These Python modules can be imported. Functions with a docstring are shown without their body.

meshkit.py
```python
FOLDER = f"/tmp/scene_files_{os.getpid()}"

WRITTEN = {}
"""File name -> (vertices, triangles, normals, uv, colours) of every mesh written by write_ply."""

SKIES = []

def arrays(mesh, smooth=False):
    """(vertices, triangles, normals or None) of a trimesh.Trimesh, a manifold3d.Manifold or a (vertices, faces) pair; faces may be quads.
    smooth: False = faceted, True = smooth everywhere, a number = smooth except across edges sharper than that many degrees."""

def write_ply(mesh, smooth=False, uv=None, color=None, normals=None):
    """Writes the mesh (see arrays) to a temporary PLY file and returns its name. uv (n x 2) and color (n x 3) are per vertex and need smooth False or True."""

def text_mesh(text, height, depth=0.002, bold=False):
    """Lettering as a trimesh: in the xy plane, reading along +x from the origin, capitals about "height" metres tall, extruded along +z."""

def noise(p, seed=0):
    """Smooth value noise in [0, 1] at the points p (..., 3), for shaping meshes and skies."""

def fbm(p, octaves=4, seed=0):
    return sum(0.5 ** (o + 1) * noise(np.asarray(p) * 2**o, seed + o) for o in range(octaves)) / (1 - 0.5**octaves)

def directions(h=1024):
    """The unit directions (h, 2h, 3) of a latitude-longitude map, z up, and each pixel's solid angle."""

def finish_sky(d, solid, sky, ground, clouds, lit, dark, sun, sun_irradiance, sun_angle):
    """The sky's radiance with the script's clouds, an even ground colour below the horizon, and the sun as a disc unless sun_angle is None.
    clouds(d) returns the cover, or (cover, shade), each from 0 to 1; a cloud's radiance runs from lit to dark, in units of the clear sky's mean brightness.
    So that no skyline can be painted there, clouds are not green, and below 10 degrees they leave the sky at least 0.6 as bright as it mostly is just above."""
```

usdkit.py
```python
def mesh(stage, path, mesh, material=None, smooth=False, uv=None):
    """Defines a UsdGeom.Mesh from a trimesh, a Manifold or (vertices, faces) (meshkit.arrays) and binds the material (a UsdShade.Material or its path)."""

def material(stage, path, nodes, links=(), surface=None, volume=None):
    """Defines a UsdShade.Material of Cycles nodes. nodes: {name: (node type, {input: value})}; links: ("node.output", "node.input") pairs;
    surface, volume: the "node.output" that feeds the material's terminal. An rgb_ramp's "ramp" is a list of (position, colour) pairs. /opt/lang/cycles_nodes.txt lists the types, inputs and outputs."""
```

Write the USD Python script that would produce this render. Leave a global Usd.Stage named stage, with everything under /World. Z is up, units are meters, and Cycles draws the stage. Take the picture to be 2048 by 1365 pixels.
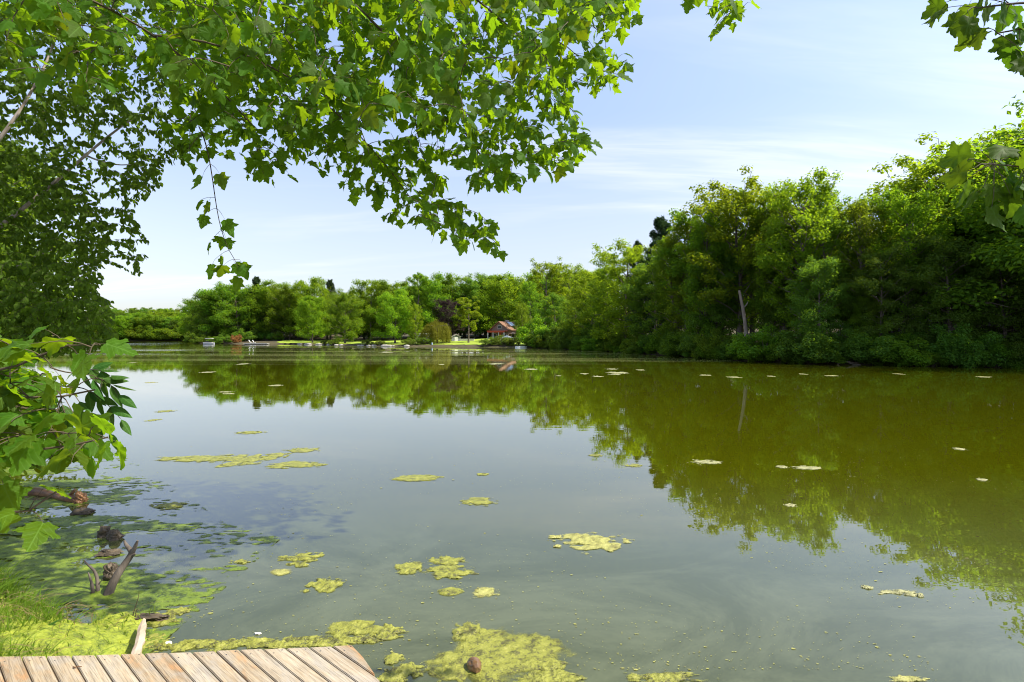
import math, random
import numpy as np
import trimesh, shapely, usdkit, meshkit
from shapely.geometry import Polygon, LineString, Point
from scipy.spatial import cKDTree
from pxr import Usd, UsdGeom, UsdLux, UsdShade, Gf, Sdf

stage = Usd.Stage.CreateInMemory()
UsdGeom.SetStageUpAxis(stage, 'Z'); UsdGeom.SetStageMetersPerUnit(stage, 1.0)
UsdGeom.Xform.Define(stage, '/World'); UsdGeom.Scope.Define(stage, '/World/Looks')

# ------------------------------------------------------------------ camera, sky, sun, exposure
EYE = 2.6                       # metres above the water
FPX, CX, HY = 1138.0, 1024.0, 672.0     # focal length, centre column and horizon row of the 2048 px wide photograph
PITCH = math.degrees(math.atan((682.5 - HY) / FPX))
EXPOSURE = 1.25
SUN_AZ, SUN_EL = math.radians(101), math.radians(51)      # azimuth from +y towards +x
SUN_I, SKY_S = 1.08, 0.125

cam = UsdGeom.Camera.Define(stage, '/World/camera')
cam.AddTranslateOp().Set(Gf.Vec3d(0, 0, EYE)); cam.AddRotateXOp().Set(90 - PITCH)
cam.CreateHorizontalApertureAttr(36.0); cam.CreateVerticalApertureAttr(36.0 * 682 / 1024)
cam.CreateFocalLengthAttr(36.0 * FPX / 2048); cam.CreateClippingRangeAttr(Gf.Vec2f(0.05, 5000))
cam.CreateExposureAttr(EXPOSURE)

L = '/World/Looks/'
sun_dir = np.array([math.sin(SUN_AZ) * math.cos(SUN_EL), math.cos(SUN_AZ) * math.cos(SUN_EL), math.sin(SUN_EL)])
sky_mat = usdkit.material(stage, L + 'sky', {
    'sky': ('sky_texture', {'sky_type': 'single_scattering', 'sun_disc': False, 'sun_elevation': SUN_EL, 'sun_rotation': SUN_AZ, 'altitude': 100.0, 'air_density': 0.8, 'aerosol_density': 1.1}),
    'tc': ('texture_coordinate', {}), 'sep': ('separate_xyz', {}),
    'zz': ('math', {'math_type': 'add', 'value2': 0.16}), 'zc': ('math', {'math_type': 'maximum', 'value2': 0.06}),
    'dx': ('math', {'math_type': 'divide'}), 'dy': ('math', {'math_type': 'divide'}), 'cv': ('combine_xyz', {}),
    'mp': ('mapping', {'rotation': (0, 0, -0.22), 'scale': (0.42, 1.75, 1), 'location': (0.35, 0.1, 0)}),
    'n1': ('noise_texture', {'scale': 0.9, 'detail': 6.0, 'roughness': 0.5, 'distortion': 0.7}),
    'mp2': ('mapping', {'rotation': (0, 0, -0.35), 'scale': (0.7, 4.5, 1)}),
    'n2': ('noise_texture', {'scale': 2.4, 'detail': 8.0, 'roughness': 0.62, 'distortion': 0.5}),
    'r1': ('rgb_ramp', {'ramp': [(0, (0, 0, 0)), (0.48, (0, 0, 0)), (0.64, (0.55,) * 3), (0.82, (1, 1, 1)), (1, (1, 1, 1))]}),
    'r2': ('rgb_ramp', {'ramp': [(0, (0.25,) * 3), (0.4, (0.35,) * 3), (0.65, (1, 1, 1)), (1, (1, 1, 1))]}),
    'cm': ('math', {'math_type': 'multiply'}),
    'low': ('map_range', {'from_min': 0.0, 'from_max': 0.36, 'to_min': 0.72, 'to_max': 0.20, 'clamp': True}),
    'mx': ('math', {'math_type': 'multiply_add', 'value2': 0.62, 'use_clamp': True}),
    'wh': ('hsv', {'saturation': 0.34, 'value': 1.18, 'fac': 1.0}),
    'gr': ('map_range', {'range_type': 'smoothstep', 'from_min': -0.05, 'from_max': 0.55, 'to_min': 0.52, 'to_max': 1.18, 'clamp': True}), 'gm': ('mix', {'mix_type': 'multiply', 'fac': 1.0}), 'ti': ('mix', {'mix_type': 'multiply', 'fac': 1.0, 'color2': (1.0, 0.972, 0.97)}), 'mix': ('mix', {}), 'bg': ('background_shader', {'strength': SKY_S})},
    [('tc.generated', 'sep.vector'), ('sep.z', 'zz.value1'), ('zz.value', 'zc.value1'), ('sep.x', 'dx.value1'), ('zc.value', 'dx.value2'),
     ('sep.y', 'dy.value1'), ('zc.value', 'dy.value2'), ('dx.value', 'cv.x'), ('dy.value', 'cv.y'),
     ('cv.vector', 'mp.vector'), ('mp.vector', 'n1.vector'), ('cv.vector', 'mp2.vector'), ('mp2.vector', 'n2.vector'), ('n1.fac', 'r1.fac'), ('n2.fac', 'r2.fac'),
     ('r1.color', 'cm.value1'), ('r2.color', 'cm.value2'), ('sep.z', 'low.value'), ('cm.value', 'mx.value1'), ('low.result', 'mx.value3'),
     ('sky.color', 'wh.color'), ('mx.value', 'mix.fac'), ('sky.color', 'mix.color1'), ('wh.color', 'mix.color2'), ('sep.z', 'gr.value'), ('mix.color', 'gm.color1'), ('gr.result', 'gm.color2'), ('gm.color', 'ti.color1'), ('ti.color', 'bg.color')], surface='bg.background')
dome = UsdLux.DomeLight.Define(stage, '/World/sky')
UsdShade.MaterialBindingAPI.Apply(dome.GetPrim()).Bind(sky_mat)
dome.GetPrim().SetCustomDataByKey('kind', 'structure')
sun = UsdLux.DistantLight.Define(stage, '/World/sun')
sun.CreateNormalizeAttr(True); sun.CreateIntensityAttr(SUN_I); sun.CreateAngleAttr(0.53); sun.CreateColorAttr(Gf.Vec3f(1.0, 0.93, 0.80))
sun.AddRotateZOp().Set(-math.degrees(SUN_AZ)); sun.AddRotateXOp().Set(-(90 - math.degrees(SUN_EL)))

# ------------------------------------------------------------------ helpers
def at(px, py, D):
    return np.array([(px - CX) / FPX * D, D, EYE - (py - HY) / FPX * D])
def onz(px, py, z=0.0):
    return at(px, py, (EYE - z) * FPX / (py - HY))
def fbm(p, octaves=4, seed=0): return (meshkit.fbm(p, octaves, seed) - 0.5) * 2.2
used = {}
def numbered(parent, name):
    k = (parent, name); n = used.get(k, 0); used[k] = n + 1
    return parent + '/' + (name if n == 0 else f'{name}_{n:03d}')
def path_of(p):
    return '/World' if p is None else (p if isinstance(p, str) else str(p.GetPath()))
def tag(prim, label=None, cat=None, group=None, kind=None):
    p = prim.GetPrim() if hasattr(prim, 'GetPrim') else prim
    for k, v in (('label', label), ('category', cat), ('group', group), ('kind', kind)):
        if v: p.SetCustomDataByKey(k, v)
    return p
def obj(name, mesh, mat, parent=None, smooth=False, uv=None):
    return usdkit.mesh(stage, numbered(path_of(parent), name), mesh, mat, smooth=smooth, uv=uv).GetPrim()
def thing(name, label, cat, loc=(0, 0, 0), rz=0.0, sc=None, group=None):
    x = UsdGeom.Xform.Define(stage, numbered('/World', name))
    x.AddTranslateOp().Set(Gf.Vec3d(*map(float, loc))); x.AddRotateZOp().Set(float(rz))
    if sc is not None: x.AddScaleOp().Set(Gf.Vec3f(*map(float, sc)))
    return tag(x, label, cat, group)
def dup(root, label, loc, rz, sc, group=None, cat=None, name=None):
    r = thing(name or root.GetName().rstrip('0123456789').rstrip('_'), label, cat or root.GetCustomDataByKey('category'), loc, rz, sc, group)
    r.GetReferences().AddInternalReference(root.GetPath()); r.SetInstanceable(True)
    return r
def nrm(v):
    v = np.asarray(v, float); return v / np.maximum(np.linalg.norm(v, axis=-1, keepdims=True), 1e-9)
def cat_mesh(parts):
    vs, fs, o = [], [], 0
    for v, f in parts:
        vs.append(v); fs.append(np.asarray(f) + o); o += len(v)
    return np.concatenate(vs), np.concatenate(fs)
def tube(P, r, n=6, cap=True):
    P = np.asarray(P, float); r = np.broadcast_to(np.asarray(r, float), (len(P),))
    T = nrm(np.gradient(P, axis=0)); ref = np.array([0.31, 0.17, 0.93]) if abs(T[0][2]) < 0.8 else np.array([0.9, 0.3, 0.1])
    A = nrm(np.cross(T, ref)); B = np.cross(T, A)
    a = np.linspace(0, 2 * np.pi, n, endpoint=False)
    V = P[:, None] + r[:, None, None] * (np.cos(a)[None, :, None] * A[:, None] + np.sin(a)[None, :, None] * B[:, None])
    m = len(P); i = np.arange(m - 1)[:, None] * n; j = np.arange(n)[None]; k = (j + 1) % n
    F = np.concatenate([np.stack([i + j, i + k, i + n + k], -1).reshape(-1, 3), np.stack([i + j, i + n + k, i + n + j], -1).reshape(-1, 3)])
    V = V.reshape(-1, 3)
    if cap:
        V = np.concatenate([V, P[:1], P[-1:]]); jj = np.arange(n); kk = (jj + 1) % n
        F = np.concatenate([F, np.stack([np.full(n, m * n), kk, jj], 1), np.stack([np.full(n, m * n + 1), (m - 1) * n + jj, (m - 1) * n + kk], 1)])
    return V, F
def box(x0, x1, y0, y1, z0, z1):
    m = trimesh.creation.box((x1 - x0, y1 - y0, z1 - z0)); m.apply_translation(((x0 + x1) / 2, (y0 + y1) / 2, (z0 + z1) / 2))
    return np.array(m.vertices), np.array(m.faces)
def extrude(poly, z0, z1):
    m = trimesh.creation.extrude_polygon(poly, z1 - z0); m.apply_translation((0, 0, z0)); return np.array(m.vertices), np.array(m.faces)
def curve(a, b, sag=0.0, n=6, wob=0.0, rng=None):
    t = np.linspace(0, 1, n)[:, None]; P = a + (b - a) * t; P[:, 2] += sag * 4 * (t * (1 - t))[:, 0]
    if wob: P[1:-1] += rng.normal(0, wob, (n - 2, 3))
    return P
def spline(P, n):
    from scipy.interpolate import CubicSpline
    P = np.asarray(P, float); s = np.r_[0, np.cumsum(np.linalg.norm(np.diff(P, axis=0), axis=1))]
    return CubicSpline(s, P)(np.linspace(0, s[-1], n))

# ------------------------------------------------------------------ materials
def leaf_mat(name, col, trans, tfac=0.4, var=0.35, rough=0.6, veins=False, hue=0.02, spec=0.10):
    nodes = {'oi': ('object_info', {}), 'ge': ('geometry', {}),
        'n': ('noise_texture', {'scale': 0.35, 'detail': 2.0}),
        's1': ('math', {'math_type': 'add'}), 's2': ('math', {'math_type': 'multiply_add', 'value2': 0.3333}), 
        'val': ('map_range', {'from_min': 0.15, 'from_max': 0.85, 'to_min': 1 - var, 'to_max': 1 + var}),
        'hu': ('map_range', {'from_min': 0, 'from_max': 1, 'to_min': 0.5 - hue, 'to_max': 0.5 + hue}),
        'h1': ('hsv', {'color': col, 'saturation': 1.0, 'fac': 1.0}), 'h2': ('hsv', {'color': trans, 'saturation': 1.0, 'fac': 1.0}),
        'p': ('principled_bsdf', {'roughness': rough, 'specular_ior_level': spec}), 't': ('translucent_bsdf', {}), 'm': ('mix_closure', {'fac': tfac})}
    links = [('ge.position', 'n.vector'), ('oi.random', 's1.value1'), ('ge.random_per_island', 's1.value2'), ('s1.value', 's2.value1'), ('n.fac', 'thr.value1'), ('thr.value', 's2.value3'),
        ('s2.value', 'val.value'), ('val.result', 'h1.value'), ('val.result', 'h2.value'), ('oi.random', 'hu.value'), ('hu.result', 'h1.hue'), ('hu.result', 'h2.hue'),
        ('p.BSDF', 'm.closure1'), ('t.BSDF', 'm.closure2')]
    nodes['thr'] = ('math', {'math_type': 'multiply', 'value2': 0.3333})
    c1, c2 = 'h1.color', 'h2.color'
    if veins:
        nodes.update({'uv': ('attribute', {'attribute': 'st'}), 'sp': ('separate_xyz', {}), 'au': ('math', {'math_type': 'absolute'}),
            'mid': ('math', {'math_type': 'less_than', 'value2': 0.016}), 'k': ('math', {'math_type': 'multiply_add', 'value2': -0.75}),
            'fr': ('math', {'math_type': 'multiply', 'value2': 6.0}), 'ff': ('math', {'math_type': 'fraction'}), 'lt': ('math', {'math_type': 'less_than', 'value2': 0.09}),
            'mxv': ('math', {'math_type': 'maximum'}), 'vf': ('math', {'math_type': 'multiply', 'value2': 0.45}),
            'v1': ('mix', {'color2': tuple(min(1, 2.2 * c + 0.03) for c in col)}), 'v2': ('mix', {'color2': tuple(0.55 * c for c in trans)})})
        links += [('uv.vector', 'sp.vector'), ('sp.x', 'au.value1'), ('au.value', 'mid.value1'), ('au.value', 'k.value1'), ('sp.y', 'k.value3'), ('k.value', 'fr.value1'), ('fr.value', 'ff.value1'),
            ('ff.value', 'lt.value1'), ('mid.value', 'mxv.value1'), ('lt.value', 'mxv.value2'), ('mxv.value', 'vf.value1'), ('vf.value', 'v1.fac'), ('vf.value', 'v2.fac'), (c1, 'v1.color1'), (c2, 'v2.color1')]
        c1, c2 = 'v1.color', 'v2.color'
    if veins: nodes['n'] = ('noise_texture', {'scale': 16.0, 'detail': 5.0, 'roughness': 0.65})
    links += [(c1, 'p.base_color'), (c2, 't.color')]
    return usdkit.material(stage, L + name, nodes, links, surface='m.closure')
def plain(name, col, rough=0.7, col2=None, scale=8.0, stretch=(1, 1, 1), bump=0.0, bscale=30.0, detail=5.0, spec=0.3, metallic=0.0, rot=(0, 0, 0), coords='geometry.position', lo=0.3, hi=0.7):
    nodes = {'g': ('geometry', {}), 'tc': ('texture_coordinate', {}), 'mp': ('mapping', {'scale': stretch, 'rotation': rot}), 'n': ('noise_texture', {'scale': scale, 'detail': detail, 'roughness': 0.6}),
        'r': ('rgb_ramp', {'ramp': [(0, col), (lo, col), (hi, col2 or col), (1, col2 or col)]}), 'p': ('principled_bsdf', {'roughness': rough, 'specular_ior_level': spec, 'metallic': metallic})}
    src = 'g.position' if coords == 'geometry.position' else 'tc.object'
    links = [(src, 'mp.vector'), ('mp.vector', 'n.vector'), ('n.fac', 'r.fac'), ('r.color', 'p.base_color')]
    if bump:
        nodes['n2'] = ('noise_texture', {'scale': bscale, 'detail': 6.0, 'roughness': 0.6}); nodes['b'] = ('bump', {'strength': 0.8, 'distance': bump})
        links += [('mp.vector', 'n2.vector'), ('n2.fac', 'b.height'), ('b.normal', 'p.normal')]
    return usdkit.material(stage, L + name, nodes, links, surface='p.BSDF')

M = {}
M['syc'] = leaf_mat('sycamore_leaf', (0.042, 0.098, 0.006), (0.33, 0.50, 0.008), 0.46, 0.4, veins=True)
M['syc_far'] = leaf_mat('sycamore_foliage', (0.042, 0.098, 0.006), (0.33, 0.50, 0.008), 0.46, 0.45)
M['ash'] = leaf_mat('ash_leaf', (0.035, 0.090, 0.012), (0.13, 0.26, 0.02), 0.35, 0.2, veins=True)
M['birch'] = leaf_mat('birch_leaf', (0.070, 0.142, 0.014), (0.30, 0.54, 0.020), 0.45, 0.4, hue=0.01)
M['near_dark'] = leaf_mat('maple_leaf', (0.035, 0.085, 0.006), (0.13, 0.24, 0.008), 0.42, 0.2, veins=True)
M['green'] = leaf_mat('green_foliage', (0.080, 0.155, 0.012), (0.37, 0.55, 0.015), 0.5, 0.35, hue=0.018)
M['yellow'] = leaf_mat('yellow_green_foliage', (0.105, 0.165, 0.008), (0.46, 0.58, 0.014), 0.5, 0.3, hue=0.012)
M['bright'] = leaf_mat('bright_foliage', (0.095, 0.175, 0.010), (0.44, 0.62, 0.015), 0.5, 0.3, hue=0.015)
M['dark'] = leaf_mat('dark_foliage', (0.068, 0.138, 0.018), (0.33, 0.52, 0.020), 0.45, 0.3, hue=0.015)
M['needle'] = leaf_mat('pine_needle', (0.042, 0.080, 0.030), (0.09, 0.14, 0.035), 0.2, 0.3)
M['purple'] = leaf_mat('purple_foliage', (0.034, 0.022, 0.024), (0.06, 0.03, 0.025), 0.3, 0.3)
M['willow'] = leaf_mat('willow_foliage', (0.17, 0.2, 0.022), (0.32, 0.34, 0.02), 0.4, 0.25)
M['orange'] = leaf_mat('rust_foliage', (0.34, 0.17, 0.05), (0.3, 0.14, 0.03), 0.3, 0.3)
M['grass'] = leaf_mat('grass_blade', (0.12, 0.21, 0.02), (0.34, 0.50, 0.03), 0.45, 0.42, hue=0.015)
M['drystem'] = leaf_mat('dry_stem', (0.30, 0.22, 0.11), (0.2, 0.14, 0.06), 0.2, 0.3)
M['reed'] = leaf_mat('waterside_plant', (0.09, 0.15, 0.015), (0.24, 0.32, 0.02), 0.4, 0.3)
M['bark'] = plain('bark', (0.07, 0.052, 0.038), 0.9, (0.14, 0.115, 0.09), 9.0, (1, 1, 0.25), 0.01, 40.0)
M['bark_pale'] = plain('pale_bark', (0.22, 0.18, 0.14), 0.85, (0.34, 0.30, 0.25), 7.0, (1, 1, 0.4), 0.006, 40.0)
M['twig'] = plain('twig_bark', (0.045, 0.034, 0.02), 0.85, (0.08, 0.065, 0.035), 20.0)
M['petiole'] = plain('petiole', (0.16, 0.18, 0.03), 0.6)
M['dead'] = plain('dead_wood', (0.055, 0.045, 0.036), 0.9, (0.12, 0.10, 0.082), 14.0, (1, 1, 0.3), 0.006, 60.0)
M['wet'] = plain('wet_log', (0.07, 0.036, 0.018), 0.4, (0.20, 0.10, 0.04), 10.0, (1, 1, 1), 0.008, 40.0)
M['mud'] = plain('muddy_stump', (0.035, 0.028, 0.02), 0.5, (0.10, 0.075, 0.045), 12.0, (1, 1, 1), 0.01, 40.0)
M['drift'] = plain('driftwood', (0.26, 0.19, 0.13), 0.8, (0.42, 0.35, 0.28), 16.0, (1, 0.2, 1), 0.004, 80.0)
M['snag'] = plain('snag', (0.13, 0.10, 0.075), 0.9, (0.24, 0.20, 0.165), 3.0, (1, 1, 0.3), 0.02, 20.0)
M['nut'] = plain('brown_stone', (0.075, 0.042, 0.018), 0.15, (0.17, 0.095, 0.045), 14.0, spec=0.6)
M['ground'] = plain('forest_floor', (0.035, 0.032, 0.016), 0.95, (0.075, 0.06, 0.03), 0.9, (1, 1, 1), 0.05, 3.0)
M['lawn'] = plain('lawn', (0.17, 0.25, 0.02), 0.9, (0.24, 0.30, 0.03), 0.25, (1, 1, 1), 0.03, 8.0)
M['white'] = plain('white_paint', (0.72, 0.72, 0.70), 0.5)
M['scrap'] = plain('white_scrap', (0.62, 0.60, 0.52), 0.6)
M['greywall'] = plain('grey_siding', (0.24, 0.25, 0.27), 0.7, (0.28, 0.29, 0.31), 1.0)
M['palewall'] = plain('pale_siding', (0.42, 0.45, 0.52), 0.7)
M['brownwall'] = plain('brown_siding', (0.15, 0.11, 0.085), 0.75, (0.19, 0.14, 0.11), 1.5, (1, 1, 6))
M['roof'] = plain('brown_shingle', (0.15, 0.08, 0.045), 0.85, (0.20, 0.11, 0.065), 2.5)
M['offwhite'] = plain('weathered_white', (0.40, 0.40, 0.38), 0.6)
M['redtrim'] = plain('red_trim', (0.40, 0.06, 0.03), 0.6)
M['glass'] = plain('window_glass', (0.03, 0.035, 0.04), 0.08, spec=0.8)
M['skylight'] = plain('skylight_glass', (0.25, 0.33, 0.42), 0.1, spec=0.9)
M['darkmetal'] = plain('dark_metal', (0.06, 0.06, 0.065), 0.4, metallic=0.6)
M['stone'] = plain('grey_stone', (0.20, 0.19, 0.17), 0.9, (0.34, 0.32, 0.29), 5.0, (1, 1, 1), 0.02, 20.0)
M['concrete'] = plain('pale_concrete', (0.42, 0.40, 0.36), 0.85, (0.5, 0.48, 0.44), 1.0)
M['blue'] = plain('pale_blue_plastic', (0.25, 0.33, 0.42), 0.4)

def algae(name, a, b, c, scale, fray=True):
    return usdkit.material(stage, L + name, {'g': ('geometry', {}), 'n': ('noise_texture', {'scale': scale, 'detail': 6.0, 'roughness': 0.65}),
        'v': ('noise_texture', {'scale': scale * 4.5, 'detail': 5.0, 'roughness': 0.7, 'distortion': 1.5}), 'ad': ('math', {'math_type': 'multiply_add', 'value2': 0.5}), 'h': ('math', {'math_type': 'multiply', 'value2': 0.5}),
        'r': ('rgb_ramp', {'ramp': [(0, c), (0.43, c), (0.50, a), (0.55, a), (0.64, b), (1, b)]}),
        'bn': ('noise_texture', {'scale': scale * 9, 'detail': 6.0, 'roughness': 0.7}), 'b': ('bump', {'strength': 0.9, 'distance': 0.012}),
        'ea': ('attribute', {'attribute': 'edge'}), 'fn': ('noise_texture', {'scale': scale * 16, 'detail': 4.0, 'roughness': 0.7}), 'fm': ('math', {'math_type': 'multiply_add', 'value2': 0.75}), 'fr': ('map_range', {'from_min': 0.24, 'from_max': 0.46, 'to_min': 0.0, 'to_max': 1.0, 'clamp': True}), 'tr': ('transparent_bsdf', {}), 'mc': ('mix_closure', {}),
        'p': ('principled_bsdf', {'roughness': 0.45, 'specular_ior_level': 0.4})},
        [('g.position', 'n.vector'), ('g.position', 'v.vector'), ('g.position', 'bn.vector'), ('n.fac', 'ad.value1'), ('v.fac', 'h.value1'), ('h.value', 'ad.value3'), ('ad.value', 'r.fac'), ('r.color', 'p.base_color'), ('bn.fac', 'b.height'), ('b.normal', 'p.normal')] + ([('g.position', 'fn.vector'), ('fn.fac', 'fm.value1'), ('ea.fac', 'fm.value3'), ('fm.value', 'fr.value'), ('fr.result', 'mc.fac'), ('tr.BSDF', 'mc.closure1'), ('p.BSDF', 'mc.closure2')] if fray else []), surface='mc.closure' if fray else 'p.BSDF')
M['algae'] = algae('floating_algae', (0.20, 0.21, 0.028), (0.33, 0.32, 0.08), (0.06, 0.06, 0.016), 9.0)
M['algae_pale'] = algae('pale_algae', (0.28, 0.28, 0.075), (0.40, 0.38, 0.14), (0.15, 0.14, 0.04), 9.0)
M['scum'] = algae('pale_scum', (0.26, 0.26, 0.11), (0.38, 0.37, 0.20), (0.15, 0.15, 0.06), 9.0)
M['duck'] = algae('duckweed', (0.11, 0.16, 0.012), (0.20, 0.25, 0.018), (0.035, 0.055, 0.010), 5.0)
M['moss'] = algae('moss', (0.20, 0.24, 0.018), (0.32, 0.34, 0.03), (0.08, 0.11, 0.01), 9.0, False)

# water: murky green body under a smooth surface, thin films of pollen far out, sediment swirls close in
M['specks'] = algae('speck', (0.28, 0.28, 0.075), (0.40, 0.38, 0.14), (0.15, 0.14, 0.04), 9.0, False)
def water_material():
    nodes = {'g': ('geometry', {}), 'sp': ('separate_xyz', {}),
        # ripples
        'm1': ('mapping', {'scale': (0.55, 1.3, 1)}), 'n1': ('noise_texture', {'scale': 2.2, 'detail': 3.0, 'roughness': 0.5}),
        'm2': ('mapping', {'scale': (0.012, 0.05, 1)}), 'n2': ('noise_texture', {'scale': 1.0, 'detail': 3.0}),
        'rw': ('map_range', {'from_min': 0.48, 'from_max': 0.66, 'to_min': 0.0, 'to_max': 1.0, 'clamp': True}),
        'fy': ('map_range', {'from_min': 72.0, 'from_max': 98.0, 'to_min': 0.0, 'to_max': 1.0, 'clamp': True}),
        'ww': ('math', {'math_type': 'multiply'}), 'bs': ('math', {'math_type': 'multiply_add', 'value2': 0.07, 'value3': 0.0009}),
        'b': ('bump', {'strength': 1.0}),
        'ro': ('math', {'math_type': 'multiply_add', 'value2': 0.10, 'value3': 0.0}),
        # pollen film streaks in the middle distance
        'm3': ('mapping', {'scale': (0.014, 0.16, 1), 'rotation': (0, 0, 0.10)}), 'n3': ('noise_texture', {'scale': 1.0, 'detail': 6.0, 'roughness': 0.6, 'distortion': 0.6}),
        'f3': ('map_range', {'from_min': 0.45, 'from_max': 0.58, 'to_min': 0.0, 'to_max': 1.0, 'clamp': True}),
        'y3': ('rgb_ramp', {'ramp': [(0, (0, 0, 0)), (0.18, (0, 0, 0)), (0.26, (1, 1, 1)), (0.42, (1, 1, 1)), (0.55, (0.25,) * 3), (1, (0.15,) * 3)]}),
        'yd': ('math', {'math_type': 'divide', 'value2': 250.0}), 'film': ('math', {'math_type': 'multiply'}),
        # sediment swirls close in
        'm4': ('mapping', {'scale': (0.5, 0.8, 1), 'rotation': (0, 0, -0.5)}), 'n4': ('noise_texture', {'scale': 0.8, 'detail': 9.0, 'roughness': 0.72, 'distortion': 1.6}),
        'f4': ('map_range', {'from_min': 0.42, 'from_max': 0.62, 'to_min': 0.0, 'to_max': 1.0, 'clamp': True}),
        'sw': ('math', {'math_type': 'multiply_add', 'value2': 0.22}),
        'y4': ('map_range', {'range_type': 'smoothstep', 'from_min': 4.6, 'from_max': 9.6, 'to_min': 1.0, 'to_max': 0.0, 'clamp': True}), 'sed': ('math', {'math_type': 'multiply'}),
        'c1': ('mix', {'color2': (0.074, 0.084, 0.032)}),
        'nr': ('map_range', {'range_type': 'smoothstep', 'from_min': 5.0, 'from_max': 11.5, 'to_min': 1.0, 'to_max': 0.0, 'clamp': True}), 'c0': ('mix', {'color1': (0.033, 0.036, 0.0006), 'color2': (0.041, 0.048, 0.010)}), 'c2': ('mix', {'color2': (0.22, 0.23, 0.08)}), 'fm': ('math', {'math_type': 'multiply', 'value2': 0.8}), 'sl': ('math', {'math_type': 'multiply_add', 'value2': -0.36, 'value3': 0.5}),
        'p': ('principled_bsdf', {'ior': 1.4, 'specular_ior_level': 0.5}),
        'gl': ('glossy_bsdf', {'color': (0.93, 0.95, 1.0), 'roughness': 0.0}), 'lw': ('layer_weight', {'blend': 0.5}), 'pw': ('math', {'math_type': 'power', 'value2': 3.0}), 'ga': ('math', {'math_type': 'multiply_add', 'value2': -0.22, 'value3': 0.34}), 'gf': ('math', {'math_type': 'multiply'}), 'ms': ('mix_closure', {})}
    links = [('film.value', 'ga.value1'), ('lw.facing', 'pw.value1'), ('pw.value', 'gf.value1'), ('ga.value', 'gf.value2'), ('gf.value', 'ms.fac'), ('p.BSDF', 'ms.closure1'), ('gl.BSDF', 'ms.closure2'), ('b.normal', 'gl.normal'), ('ro.value', 'gl.roughness'), ('g.position', 'sp.vector')] + [('g.position', f'm{i}.vector') for i in (1, 2, 3, 4)] + [(f'm{i}.vector', f'n{i}.vector') for i in (1, 2, 3, 4)] + [
        ('n2.fac', 'rw.value'), ('sp.y', 'fy.value'), ('rw.result', 'ww.value1'), ('fy.result', 'ww.value2'), ('ww.value', 'bs.value1'), ('bs.value', 'b.distance'), ('n1.fac', 'b.height'), ('b.normal', 'p.normal'),
        ('ww.value', 'ro.value1'), ('ro.value', 'p.roughness'),
        ('n3.fac', 'f3.value'), ('sp.y', 'yd.value1'), ('yd.value', 'y3.fac'), ('f3.result', 'film.value1'), ('y3.color', 'film.value2'), ('film.value', 'fm.value1'), ('film.value', 'sl.value1'), ('sl.value', 'p.specular_ior_level'),
        ('n4.fac', 'f4.value'), ('sp.x', 'sw.value1'), ('sp.y', 'sw.value3'), ('sw.value', 'y4.value'), ('f4.result', 'sed.value1'), ('y4.result', 'sed.value2'),
        ('sed.value', 'c1.fac'), ('sp.y', 'nr.value'), ('nr.result', 'c0.fac'), ('c0.color', 'c1.color1'), ('c1.color', 'c2.color1'), ('fm.value', 'c2.fac'), ('c2.color', 'p.base_color')]
    return usdkit.material(stage, L + 'water', nodes, links, surface='ms.closure')
M['water'] = water_material()

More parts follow.
